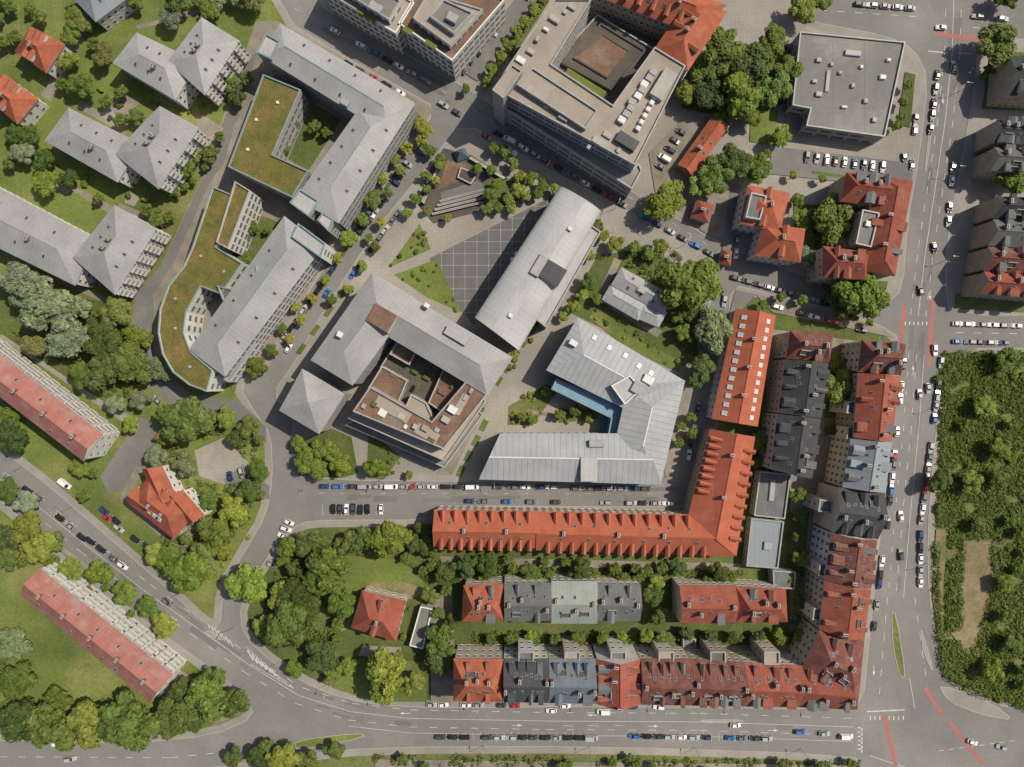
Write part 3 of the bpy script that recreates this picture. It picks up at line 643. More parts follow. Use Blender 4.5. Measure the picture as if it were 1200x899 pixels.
b=B('apartment_block','white block with flat terrace roof and plant boxes','apartment building',PLW,'office'); b.flat([(378,-12),(398,-50),(486,4),(464,40)],16,GRAVEL,cop=WHT)
b.flat([(395,-14),(408,-36),(470,2),(456,24)],19,BITU,cop=GREY); b.unit(440,8,5,3,1.5,19,-30,GREY); b.unit(430,18,9,1.5,.6,16,-30,GRASS,GRASS,'plant_box'); b.done()
b=B('apartment_block','white block with brown roof terraces','apartment building',PLW,'office'); b.flat([(467,28),(498,-24),(592,0),(530,72)],16,BROWN,cop=WHT)
b.flat([(484,22),(502,-8),(566,12),(528,54)],19,GRAVEL,cop=GREY); b.flat([(504,20),(520,0),(555,16),(532,40)],20.5,BITU,cop=GREY); b.unit(478,36,4,2,.6,16,-30,GRASS,GRASS,'plant_box'); b.unit(505,52,5,2,.6,16,-30,GRASS,GRASS,'plant_box'); b.unit(530,20,4,3,1.6,20.5,-30,GREY); b.done()
b=B('commercial_hall','wide low commercial hall with grey bitumen roof','commercial building',PLG,'band'); b.flat([(937,38),(1060,50),(1036,161),(944,148),(949,128),(928,124)],8,BITU,cop=GREY)
for u in ((960,70),(985,85),(1010,78),(1035,90),(960,110),(990,125),(1015,118),(1025,140),(975,75),(1000,100),(1042,70),(955,95)): b.unit(*u,random.uniform(.8,2.4),random.uniform(.8,1.8),.9,8,-6,random.choice((GREY,GREY,PLG,WHT)))
b.unit(1000,62,6,2,.8,8,-6,GREY,GREY,'roof_light'); b.unit(970,95,1.4,8,.5,8,-6,METAL); b.done()
house([(834,137),(853,150),(812,208),(794,193)],4.5,2.6,RED,'narrow outbuilding with orange gable roof',BRICK,0,'gable',name='outbuilding',cat='outbuilding')
house([(816,234),(837,240),(830,262),(809,255)],4,2.5,RED2,'small square lodge with red hip roof',PLC,0,name='lodge'); house([(845,292),(858,294),(856,312),(843,309)],3.5,2,RED,'small orange roofed lodge by the street',PLC,0,name='lodge')
b=B('town_villa','white villa with red mansard and grey flat centre','house',PLW,'tall'); r=b.bar([(876,217),(926,226),(914,272),(867,262)],12,3.5,'hip',RED,.8); b.flat([(880,226),(898,230),(890,258),(873,255)],14.4,SLATE,cop=GREY); b.on(r,'dormer',1,.25); b.chimneys(r,(.8,),1); b.done()
b=B('town_villa','white villa with orange hip roof and dormers','house',PLW,'tall'); r=b.bar([(894,262),(944,268),(938,308),(884,300)],11,5,'hip',RED,.8); b.on(r,'dormer',1,.35); b.chimneys(r,(.3,),1); b.done()
b=B('tenement_house','angular tenement with red mansards and small grey centre','apartment building',SANDS,'tall')
for q in ([(1026,206),(1070,212),(1049,324),(1006,316)],[(992,202),(1052,209),(1046,244),(984,236)],[(964,288),(1020,296),(1014,328),(964,326)]):
    r=b.bar(q,15,4.2,'hip',RED2,.6); b.on(r,'dormer',3,.3,skip=.2,mixd=True); b.chimneys(r,(.2,.6),1.5); b.on(r,'skylight',3,.6,jit=.03)
b.flat([(1010,246),(1030,250),(1020,290),(1002,286)],16.5,BITU,cop=GREY); b.unit(1018,262,2,2,1,16.5,-10,WHT); b.done()
for q,m,l in (([(1168,140),(1206,144),(1202,172),(1164,168)],DARK,'tenement corner with dark mansard roof'),([(1165,172),(1245,178),(1242,206),(1161,200)],SLATE,'tenement with grey slate roof and dormers'),([(1184,66),(1245,62),(1245,116),(1179,112)],DARK,'tenement with dark slate roof and cream facade'),
            ([(1168,230),(1250,233),(1248,260),(1164,256)],DARK,'tenement with dark mansard and many dormers'),([(1164,257),(1248,261),(1245,294),(1158,288)],SLATE,'tenement with grey roof and terraces'),([(1158,289),(1245,295),(1240,324),(1153,317)],RED3,'tenement with weathered red roof and dormers'),([(1153,318),(1240,325),(1236,352),(1148,344)],RED2,'tenement with red roof and pale dormers')):
    b=B('tenement_house',l,'apartment building',SANDS,'tall','tenements along the avenue'); r=b.bar(q,11.5,4,'gable',m,.5,.03); b.on(r,'dormer',4,.3,gable=False,wm=PLC,skip=.2,mixd=True); b.on(r,'skylight',4,.6,skip=.3,jit=.03); b.chimneys(r,(.1,.4,.7),1.2); b.on(r,'terrace',2,.55,skip=.4); b.done()
b=B('terraced_block','long block with orange roof and rows of white skylights','apartment building',PLW,'punched'); r=b.bar([(862,362),(909,370),(888,500),(834,491)],10.5,4.5,'gable',REDE,ends=.4)
b.on(r,'skylight2',12,.42,m0=.03,m1=.97); b.chimneys(r,(.25,.5,.75),.4); b.done()
b=B('long_brick_building','long L shaped building with orange roof and small dormers','apartment building',SANDS,'punched')
r1=b.bar([(509,597),(630,599),(630,643),(508,641)],10.5,5,'gable',REDE,ends=.5); r1b=b.bar([(628,599),(812,603),(862,652),(628,645)],10.5,5.02,'gable',REDE,ends=.3); r2=b.bar([(832,503),(885,512),(863,652),(806,606)],10.5,5.2,'gable',REDE,ends=.5)
b.on(r1,'dormer',10,.2,(0,1),w=1.4,m0=.03,m1=.97); b.on(r1,'dormer',8,.22,(0,-1),w=1.3,m0=.03,m1=.97); b.on(r1b,'dormer',14,.2,(0,1),w=1.4,m0=.03,m1=.88); b.on(r1b,'dormer',11,.22,(0,-1),w=1.3,m0=.03); b.on(r2,'dormer',9,.2,(1,0),w=1.4); b.on(r2,'dormer',8,.22,(-1,0),w=1.3,m0=.05,m1=.7)
b.chimneys(r1b,(.15,.45,.7),.5); b.chimneys(r1,(.3,.7),.5); b.chimneys(r2,(.4,.8),.5); b.on(r1b,'skylight',8,.65,(0,-1),skip=.3,jit=.02); b.on(r1b,'skylight',6,.7,(0,1),jit=.02); b.on(r1,'skylight',5,.6,jit=.02); b.done()
def ten(q,h,rise,mat,lab,wall=PLC,dn=3,sides=None,kind='gable',gab=True,extra=None,grp='tenement row houses',dmat=None,hf=.6,ends=.03,ch=(.1,.9),wm=None):
    b=B('tenement_house',lab,'apartment building',wall,'tall',grp); r=b.bar(q,h,rise,kind,mat,hf,ends)
    b.on(r,'dormer',dn,.28,sides,gable=gab,wm=wm,rm=dmat,jit=.015,skip=.2,mixd=True); b.on(r,'skylight',dn+3,.62,jit=.04,skip=.3); b.chimneys(r,ch,(1.6,-1.6,.4)); b.chimneys(r,(random.uniform(.3,.7),),(2.2,-2.2))
    b.on(r,'terrace',2,.55,random.choice(((1,.2),(-1,-.2))),skip=.5,jit=.05)
    if extra:
        for e in extra: b.flat(*e)
    b.done()
ten([(926,387),(977,391),(972,425),(921,420)],15,5,RED3,'tenement with weathered red roof beside a yard',SANDS,2,kind='hip')
ten([(920,421),(971,426),(963,490),(912,484)],15,4.5,DARK,'tenement with dark slate roof',SANDS,3); ten([(911,485),(962,491),(952,561),(903,550)],15,4.5,DARK,'tenement with dark slate roof and cream yard facade',PLC,3)
ten([(1010,398),(1062,403),(1056,440),(1005,436)],16,5,RED3,'corner tenement with weathered red roof',PLC,2,kind='hip'); ten([(1005,437),(1055,441),(1045,518),(1000,513)],16,4.5,RED2,'tenement with dark red roof and dormers',SANDS,4)
ten([(997,514),(1045,519),(1037,577),(987,571)],16,4.5,BLUES,'tenement with blue grey sheet roof',PLC,3,gab=False); ten([(982,571),(1037,578),(1029,632),(974,624)],16,4.5,DARK,'tenement with dark slate roof and cream facade',PLC,3,gab=False)
ten([(974,625),(1028,633),(1021,690),(966,680)],16,4.5,RED3,'tenement with weathered red roof over yard stairs',PLW,3); ten([(966,681),(1021,691),(1013,750),(960,738)],16,4.5,RED2,'tenement with red roof and pale dormers',PLC,3)
ten([(960,739),(1013,751),(1005,832),(940,786)],16,5,RED3,'corner tenement with weathered red roof',PLC,2,kind='hip')
for i,(x,y) in enumerate(((952,585),(952,660),(945,712),(985,470),(985,500))):
    b=B('rear_wing','cream rear stair wing with small flat roof','annexe',PLC,'punched','rear wings in the yards'); b.flat([(x+8,y),(x+24,y+2),(x+22,y+16),(x+6,y+14)],13.5,SLATE); b.done()
b=B('workshop_shed','long low yard shed with blue grey sheet roof','shed',PLG,'punched'); b.flat([(890,552),(926,556),(919,608),(883,604)],5,SLATE); b.flat([(880,607),(918,611),(911,666),(874,663)],4.5,BLUES); b.unit(905,575,2,8,.6,5,-5,METAL); b.unit(900,640,3,3,.8,4.5,-5,GREY); b.done()
b=B('workshop_shed','small flat roofed yard shed','shed',PLG,None); b.flat([(905,668),(932,670),(930,690),(906,688)],5,SLATE); b.done()
ten([(543,686),(591,684),(591,728),(541,729)],12,5,RED,'end house with orange hip roof',PLC,2,kind='hip',ch=(.3,.8)); ten([(591,683),(646,683),(646,728),(591,728)],12.5,4,SLATE,'row house with grey slate roof',PLC,2)
ten([(646,681),(700,681),(700,731),(646,731)],12.5,3,GREENM,'row house with patinated green grey roof',PLG,0); ten([(700,684),(751,685),(750,728),(700,728)],12.5,3.5,SLATE,'row house with grey slate roof and terraces',PLC,2)
ten([(796,686),(862,686),(862,730),(797,731)],12,4.5,RED2,'double house with dark red tiled roof',PLC,2,kind='gable'); ten([(862,687),(921,690),(923,729),(862,730)],12,4.5,RED2,'double house with red roof and turret dormer',PLC,2,kind='hip')
xs=[(531,590,RED,'corner tenement with orange hip roof',PLC),(590,643,DARK,'tenement with dark slate roof and skylights',PLW),(643,698,BLUE,'tenement with blue grey mansard roof',PLC),(698,751,RED2,'tenement with red tiled roof',PLW),
    (751,810,RED3,'tenement with weathered red roof',PLC),(810,872,RED3,'tenement with weathered red roof and chimneys',SANDS),(872,936,RED2,'tenement with red tiled roof',PLC),(936,1003,RED2,'corner tenement with red tiled roof',PLW)]
for i,(a,c,m,l,wl) in enumerate(xs):
    y0=772 if i<6 else 776; y1=822+i*1.0; y0b=772 if i<5 else (776 if i<6 else 780)
    q=[(a+.2,y0),(c-.2,y0b),(c-.2,y1+.8),(a+.2,y1)]
    if i==7: q=[(a+.2,780),(985,788),(1003,832),(a+.2,829)]
    mm=(a+c)/2
    ex=[([(mm-9,763),(mm+9,763),(mm+9,778),(mm-9,778)],15.2,SLATE if i%2 else GRAVEL)] if 0<i<7 else None
    ten(q,15.5,5.2,m,l,wl,4 if i!=0 else 2,kind='hip' if i==0 else 'gable',gab=(i%3!=1),extra=ex,ends=.03,wm=PLW if i%2 else None,ch=(.05,.95))
b=B('kiosk','small flat roofed yard outbuilding','shed',PLG,None); b.flat([(800,748),(815,748),(815,758),(800,758)],3,BITU); b.done()
# ------------------------------------------------------------ trees
def crown_mesh(seed,nl=17,n=3200,lsz=.088,flat=.85):
    r=np.random.default_rng(seed)
    C=[np.zeros(3)];Rr=[.5]; ex=r.uniform(.82,1.0)
    for i in range(nl):
        a=i*2.399+r.uniform(-.6,.6); rad=.74*math.sqrt((i+.7)/nl)*r.uniform(.75,1.15); z=r.uniform(-.2,.65)*(1.1-rad)+.05
        C.append(np.array([rad*math.cos(a),rad*math.sin(a)*ex,z])); Rr.append(r.uniform(.14,.36))
    C=np.array(C);Rr=np.array(Rr)
    w=Rr**2; idx=r.choice(len(C),n*2,p=w/w.sum())
    d=r.normal(size=(n*2,3)); d[:,2]+=.45; d/=np.linalg.norm(d,axis=1)[:,None]
    p=C[idx]+d*Rr[idx][:,None]*r.uniform(.72,1.2,(n*2,1))
    dist=np.linalg.norm(p[:,None]-C[None],axis=2)/Rr[None]
    dist[np.arange(n*2),idx]=9
    keep=dist.min(1)>.72; p=p[keep][:n];d=d[keep][:n]; m=len(p)
    nn=d+r.normal(scale=.35,size=(m,3)); nn[:,2]+=.3; nn/=np.linalg.norm(nn,axis=1)[:,None]
    t=np.cross(nn,r.normal(size=(m,3))); t/=np.linalg.norm(t,axis=1)[:,None]; u=np.cross(nn,t)
    s=r.uniform(.5,1.3,(m,1))*lsz
    V=np.stack([p-t*s,p-u*s*.6,p+t*s,p+u*s*.6],1).reshape(-1,3); V[:,2]*=flat
    F=np.arange(m*4).reshape(-1,4)
    me=bpy.data.meshes.new('crown'); me.from_pydata(V.tolist(),[],F.tolist()); me.materials.append(LEAF); return me
CR=[crown_mesh(i,[10,26,16,20,34,13,22,18,28,12][i],flat=[.85,.7,1,.8,.7,.95,.8,.9,.75,1.0][i]) for i in range(10)]; CRS=[crown_mesh(50+i,6+i*2,1000,.15) for i in range(5)]
def trunk_mesh(seed):
    r=random.Random(seed); b=MB()
    def cyl(a,c,r0,r1,n=6):
        a=Vector(a);c=Vector(c);d=(c-a).normalized(); x=d.orthogonal().normalized(); y=d.cross(x)
        A=[a+(x*math.cos(k*2*math.pi/n)+y*math.sin(k*2*math.pi/n))*r0 for k in range(n)]; C=[c+(x*math.cos(k*2*math.pi/n)+y*math.sin(k*2*math.pi/n))*r1 for k in range(n)]
        for k in range(n): b.face([A[k],A[(k+1)%n],C[(k+1)%n],C[k]],BARK)
    cyl((0,0,-.02),(0,0,.55),.06,.045); cyl((0,0,.55),(.03,.02,1.15),.045,.02)
    for k in range(5):
        a=k*1.26+r.uniform(-.3,.3); z=r.uniform(.45,.75); cyl((0,0,z),(math.cos(a)*.5,math.sin(a)*.5,z+r.uniform(.3,.6)),.03,.01,5)
    return b.mesh('trunk')
TR=[trunk_mesh(i) for i in range(4)]
TREES=[]
GC={'n':(.112,.156,.032),'d':(.074,.108,.028),'b':(.168,.215,.037),'g':(.18,.208,.115),'y':(.205,.21,.040),'o':(.145,.155,.045)}
KEEP=[[(226,526),(262,510),(300,545),(264,572),(232,562)],[(395,648),(470,652),(510,690),(480,704),(410,700)],[(30,700),(60,690),(150,800),(90,830),(40,800)],[(1128,632),(1160,630),(1164,686),(1142,756),(1124,764)]]
def near_b(x,y,r):
    for q in KEEP:
        if inside((x,y),q): return True
    for q in BPOLY:
        if inside((x,y),q): return True
        for i in range(len(q)):
            a=Vector(q[i]);b=Vector(q[(i+1)%len(q)]);p=Vector((x,y));t=max(0,min(1,(p-a).dot(b-a)/max(1e-6,(b-a).length_squared)))
            if (a+(b-a)*t-p).length<r*.55: return True
    return False
def tree(x,y,r,c='n',pr=0): TREES.append((x,y,r,c,pr))
def scatter(poly,n,r0,r1,c='n',sep=.72):
    xs_=[p[0] for p in poly];ys_=[p[1] for p in poly]
    made=0
    for _ in range(n*14):
        if made>=n: break
        x=random.uniform(min(xs_),max(xs_));y=random.uniform(min(ys_),max(ys_)); r=random.uniform(r0,r1)
        if not inside((x,y),poly) or near_b(x,y,r): continue
        if any((x-t[0])**2+(y-t[1])**2<(sep*(r+t[2]))**2 for t in TREES): continue
        tree(x,y,r,random.choice(c) if len(c)>1 else c,1); made+=1
for t in [(780,236,23,'b'),(812,332,33,'n'),(838,388,24,'g'),(822,434,19,'d'),(838,206,22,'n'),(862,188,20,'d'),(888,196,18,'n'),(826,212,18,'b'),(848,58,26,'n'),(880,70,24,'d'),(905,50,20,'n'),(870,112,26,'b'),(905,105,22,'n'),(835,110,20,'d'),(826,80,18,'n'),(915,160,13,'b'),
          (925,80,18,'n'),(978,256,26,'n'),(1000,262,16,'b'),(948,302,13,'g'),(1012,345,30,'n'),(985,352,18,'d'),(990,455,23,'b'),(892,518,14,'b'),(960,255,12,'n'),(942,10,16,'b'),(960,-2,14,'n'),
          (50,358,34,'g'),(20,330,26,'g'),(78,395,24,'g'),(120,400,26,'d'),(150,425,24,'n'),(118,436,22,'d'),(160,395,16,'b'),(95,440,18,'n'),(215,492,30,'n'),(262,490,14,'b'),(290,500,14,'n'),(215,545,15,'g'),(182,535,14,'g'),(275,515,10,'d'),
          (290,686,24,'b'),(335,735,30,'n'),(375,770,20,'d'),(380,668,30,'n'),(350,700,26,'d'),(400,710,18,'n'),(425,632,18,'d'),(455,632,24,'b'),(365,640,20,'d'),(310,738,15,'b'),(450,790,30,'b'),(516,750,20,'n'),(515,775,18,'d'),(408,636,16,'n'),(345,785,12,'n'),(328,698,18,'b'),
          (220,672,26,'b'),(196,655,16,'n'),(250,622,20,'n'),(272,600,18,'b'),(290,575,14,'d'),(180,650,14,'b'),(236,648,16,'n'),
          (360,540,16,'b'),(382,528,16,'n'),(398,545,14,'b'),(440,548,13,'b'),(372,552,12,'n'),(350,520,10,'b'),
          (145,848,34,'n'),(100,850,26,'b'),(200,845,24,'n'),(240,820,26,'n'),(270,825,20,'d'),(55,855,28,'n'),(20,850,26,'d'),(15,800,22,'n'),(10,755,20,'g'),(215,810,16,'d'),(250,795,14,'n'),(330,890,18,'b'),(300,890,14,'d'),(360,893,14,'n'),
          (30,590,16,'g'),(28,618,18,'b'),(45,642,20,'b'),(8,575,14,'n'),(80,668,15,'b'),(115,672,16,'b'),(145,695,17,'b'),(172,712,13,'n'),(190,735,15,'b'),(60,635,14,'n'),(5,630,16,'d'),(8,655,14,'n'),
          (1172,46,24,'n'),(1192,205,22,'b'),(1188,186,14,'d'),(1183,-4,14,'n'),(12,512,20,'d'),(5,490,16,'n')]: tree(*t)
for t in [(463,186,8),(476,172,9),(448,208,9),(436,232,11),(425,256,9),(408,278,10),(497,150,11),(503,175,9),(514,192,8),(500,205,7),(487,232,8),(478,250,7),(395,302,7),(380,328,7),(366,350,7),(352,374,7),(338,398,7),(300,430,13),(318,412,9),(440,290,7),(425,312,7),(408,338,7),(388,352,8),(492,165,8),(470,200,7),(455,225,7),(488,138,8),(445,260,7),(432,278,7),(330,385,7),(345,360,7),
          (590,178,9),(580,172,8),(602,192,8),(622,208,9),(636,216,9),(660,228,8),(650,222,7),(607,222,10),(596,232,9),(575,228,9),(583,214,8),(616,230,8),(570,245,8),(700,262,9),(708,275,8),(742,290,9),(722,285,10),(760,296,9),(775,290,11),(690,300,8),(560,196,7),(575,200,7),(510,212,6),(600,244,7),(500,245,6),(585,242,7),(515,185,7),(500,222,7),(525,255,6),(610,206,8),(630,225,8),
          (586,66,9),(596,52,9),(606,38,9),(616,24,9),(626,10,9),(577,82,9),(572,95,8),(635,-2,9),(610,60,8),(546,104,6),(690,330,10),(684,346,9),(700,350,8),(672,360,9),(660,372,7),(563,480,6),(480,556,6),
          (640,460,7),(655,486,8),(675,482,8),(625,492,7),(612,488,6),(690,490,6),(590,430,6),(602,415,6),(614,398,6),(626,380,6),(638,362,6),
          (940,352,7),(915,348,7),(895,356,7),(1000,372,7),(1020,378,6),(900,180,7),(930,206,6),(965,210,6),(1000,215,6),(1035,218,6)]:
    tree(*t,random.choice('nnbby'))
for t in [(575,748,8),(600,750,9),(622,746,8),(650,749,9),(676,748,10),(706,748,9),(730,748,8),(758,745,10),(780,750,11),(806,742,9),(835,746,9),(862,747,9),(890,746,9),(915,748,10),(940,745,9),(936,580,10),(940,606,10),(934,630,9),(938,655,11),(930,680,9),(936,704,10),(932,725,9),(768,700,13),(775,722,12),(770,684,10),(982,425,10),(975,505,9)]: tree(*t,random.choice('dndnb'))
scatter([(70,-10),(300,-10),(300,30),(240,12),(160,30),(130,60),(90,120),(60,110),(80,60),(60,20)],16,8,17,'ndbbgo')
scatter([(0,140),(50,150),(60,200),(140,235),(130,250),(40,210),(0,200)],8,7,15,'nbdg'); scatter([(90,110),(150,100),(200,120),(120,160)],4,6,12,'nby')
scatter([(235,110),(300,60),(290,90),(260,160),(235,220),(190,250),(225,170)],11,5,12,'nbdy'); scatter([(150,240),(230,210),(190,300),(170,290)],5,6,11,'nb'); scatter([(-5,-10),(60,-10),(60,30),(20,40),(-5,90)],7,8,15,'ndb')
scatter([(0,300),(60,335),(135,355),(190,430),(170,480),(130,475),(60,420),(0,390)],9,8,20,'nbgo'); scatter([(190,470),(270,480),(312,520),(305,600),(262,660),(215,705),(170,640),(240,605),(240,560),(190,540)],7,6,14,'nby')
scatter([(60,500),(130,470),(160,500),(110,580),(150,560),(150,640),(90,590)],4,7,12,'nb'); scatter([(300,690),(345,620),(420,625),(440,650),(400,700),(400,760),(370,800),(300,750)],10,7,16,'ndbo')
scatter([(450,625),(505,618),(512,652),(860,668),(870,680),(540,682),(520,700),(480,690),(450,650)],32,7,16,'dddn',.62)
scatter([(500,690),(535,690),(530,750),(505,750)],3,8,12,'nd'); scatter([(380,755),(500,772),(500,820),(430,820),(380,800)],3,9,16,'nb')
scatter([(1105,415),(1205,415),(1205,610),(1160,620),(1100,610)],10,8,15,'nnb',1.1); scatter([(1172,620),(1205,600),(1205,832),(1150,800),(1180,700)],9,7,14,'dnb',.8)
scatter([(0,740),(30,800),(150,850),(180,820),(260,770),(295,825),(250,860),(0,866)],9,7,17,'ndb'); scatter([(0,590),(60,640),(190,735),(260,790),(250,800),(180,750),(50,655),(0,680)],6,6,12,'nb')
scatter([(800,95),(925,30),(935,125),(880,140),(800,132)],6,8,18,'nb'); scatter([(805,170),(900,172),(905,215),(820,225)],4,8,14,'nd'); scatter([(930,235),(1000,240),(990,285),(930,300)],3,7,13,'nb')
scatter([(690,290),(840,312),(825,400),(800,430),(790,350),(740,300)],11,6,13,'ndbo'); scatter([(800,440),(825,440),(812,520),(790,540)],4,6,10,'nd'); scatter([(880,500),(905,500),(898,550),(885,548)],3,7,10,'nb')
scatter([(440,885),(1010,890),(1010,905),(440,900)],12,4,9,'nb'); scatter([(270,872),(400,880),(400,905),(270,905)],3,9,14,'nd')
scatter([(330,120),(395,145),(360,195),(330,180)],4,7,10,'nd'); scatter([(285,260),(325,265),(290,320),(270,310)],4,6,10,'nd'); scatter([(1050,90),(1070,90),(1062,150),(1050,150)],4,6,8,'nd'); scatter([(1150,60),(1165,60),(1155,130),(1148,130)],2,6,9,'n')
TREES.sort(key=lambda t:(t[4],-t[2]))
print('trees',len(TREES))
def place(t):
    x,y,r,c,_=t; R=r*S; zc=R*.8+1.9; X,Y=P(x,y,zc+R*.3)
    return X,Y,R,zc
for i,t in enumerate(TREES[:300]):
    X,Y,R,zc=place(t); c=t[3]
    root=obj('tree',None,loc=(X,Y,.1)); root['category']='tree'; root['group']='deciduous trees of streets and gardens'
    root['label']={'n':'broad deciduous tree with green crown','d':'dense dark green deciduous tree','b':'bright green round crowned tree','g':'pale grey green broad tree','y':'yellow green small tree','o':'olive green tree with loose crown'}[c]
    a=random.uniform(0,6.28); k=random.uniform(.9,1.1)
    obj('trunk',random.choice(TR),root,(0,0,0),(0,0,a),(R,R,zc*.95))
    cr=obj('crown',random.choice(CR if R>3.2 else CRS),root,(0,0,zc),(0,0,a),(R*k*1.05,R/k*1.05,R*random.uniform(.8,1.1)))
    g=GC[c]; f=random.uniform(.8,1.22); cr.color=(g[0]*f*random.uniform(.88,1.16),g[1]*f,g[2]*f*random.uniform(.8,1.3),1)
if len(TREES)>300:
    V=[]
    for t in TREES[300:]:
        X,Y,R,zc=place(t); me=random.choice(CRS); v=np.empty(len(me.vertices)*3); me.vertices.foreach_get('co',v); v=v.reshape(-1,3)*R+np.array([X,Y,zc]); V.append(v)
    V=np.concatenate(V); me=bpy.data.meshes.new('woodland'); me.from_pydata(V.tolist(),[],np.arange(len(V)).reshape(-1,4).tolist()); me.materials.append(LEAF)
    o=obj('woodland',me); o['kind']='stuff'; o['label']='mass of small green trees and bushes in the yards'; o['category']='trees'; o.color=(.11,.15,.032,1)
NS=0
def shrubs(poly,n,r0=1.4,r1=3.6,c='nbdyo'):
    global NS
    xs_=[p[0] for p in poly];ys_=[p[1] for p in poly]; made=0
    for _ in range(n*8):
        if made>=n or NS>=290: break
        x=random.uniform(min(xs_),max(xs_));y=random.uniform(min(ys_),max(ys_)); r=random.uniform(r0,r1)
        if not inside((x,y),poly) or near_b(x,y,r+3): continue
        X,Y=P(x,y,1); R=r*S; o=obj('shrub',random.choice(CRS),None,(X,Y,R*.6),(0,0,random.uniform(0,6)),(R*1.2,R,R)); g=GC[random.choice(c)]; f=random.uniform(.8,1.3)
        o.color=(g[0]*f,g[1]*f,g[2]*f,1); o['category']='shrub'; o['group']='garden shrubs'; o['label']='rounded leafy green garden shrub'; made+=1; NS+=1
shrubs([(600,470),(640,450),(655,460),(625,498),(600,496)],16); shrubs([(655,480),(700,478),(704,490),(655,496)],8); shrubs([(430,505),(475,535),(455,562),(432,560)],14); shrubs([(560,742),(940,742),(940,758),(560,758)],16); shrubs([(468,296),(492,262),(505,292),(455,314)],12); shrubs([(462,322),(512,304),(540,366),(500,348)],14)
shrubs([(700,355),(800,425),(795,436),(690,372)],18); shrubs([(0,330),(190,430),(130,475),(0,395)],10,2,5); shrubs([(120,100),(240,130),(200,260),(60,210)],18,2,5); shrubs([(400,650),(500,690),(480,820),(400,790)],14,2,5); shrubs([(230,470),(316,520),(300,640),(200,700)],18,2,5); shrubs([(20,700),(180,840),(0,830)],6,2,5); shrubs([(925,235),(1000,300),(930,305)],8,2,5); shrubs([(1100,420),(1200,420),(1200,610),(1100,600)],24,3,7,'nnb')
shrubs([(580,440),(640,350),(650,360),(590,450)],10,2,4); shrubs([(150,590),(165,550),(245,592),(212,640)],10,2,4)
def undergrowth(polys,dens,label,lo=0.15,hi=2.2,col=(.11,.142,.032),seed=11,sz0=.5,sz1=1.3,gap=-.9):
    r=np.random.default_rng(seed); pts=[]
    for poly in polys:
        q=np.array(poly); x0,y0=q.min(0);x1,y1=q.max(0); n=int((x1-x0)*(y1-y0)*dens)
        cx=r.uniform(x0,x1,n);cy=r.uniform(y0,y1,n)
        for x,y in zip(cx,cy):
            if math.sin(x*.11+1.3*math.sin(y*.07))+math.sin(y*.13+x*.03)<gap: continue
            if inside((x,y),poly) and not near_b(x,y,6): pts.append((x,y))
    V=[]
    for x,y in pts:
        X,Y=P(x,y); k=14; sz=r.uniform(sz0,sz1); hh=r.uniform(lo,hi)
        c=np.array([X,Y,hh*.5]); d=r.normal(size=(k,3)); d[:,2]=abs(d[:,2]); d/=np.linalg.norm(d,axis=1)[:,None]
        p=c+d*np.array([sz,sz,hh*.6]); nn=d+r.normal(scale=.4,size=(k,3)); nn[:,2]+=.4; nn/=np.linalg.norm(nn,axis=1)[:,None]
        t=np.cross(nn,r.normal(size=(k,3))); t/=np.linalg.norm(t,axis=1)[:,None]; u=np.cross(nn,t); s=r.uniform(.2,.5,(k,1))
        V.append(np.stack([p-t*s,p-u*s*.6,p+t*s,p+u*s*.6],1).reshape(-1,3))
    V=np.concatenate(V); F=np.arange(len(V)).reshape(-1,4)
    me=bpy.data.meshes.new('undergrowth'); me.from_pydata(V.tolist(),[],F.tolist()); me.materials.append(LEAF)
    o=obj('undergrowth',me); o['kind']='stuff'; o['label']=label; o['category']='undergrowth'; o.color=(*col,1)
undergrowth([[(450,625),(505,620),(512,655),(870,668),(868,680),(540,684),(500,692)],[(20,335),(60,350),(135,365),(175,430),(150,470),(100,455)],
   [(0,755),(30,815),(140,870),(0,864)],[(310,700),(345,635),(420,630),(430,650),(400,700),(390,770),(360,790)],[(690,300),(770,285),(835,318),(815,420),(800,425),(780,340)],[(800,98),(925,45),(925,125),(805,130)],[(440,884),(1008,890),(1008,899),(440,896)],[(195,478),(262,478),(300,520),(300,600),(225,690),(190,650)],[(556,741),(935,741),(935,755),(556,755)]],.05,'leafy undergrowth under the trees')
undergrowth([[(1104,414),(1215,414),(1215,620),(1098,616)],[(1164,600),(1215,600),(1215,835),(1140,812),(1104,792),(1112,620)],[(1092,640),(1098,630),(1100,700),(1108,785),(1100,780)]],.21,'low dense green scrub on a vacant plot',.3,1.8,(.115,.155,.034),5,.7,1.9,-1.5)
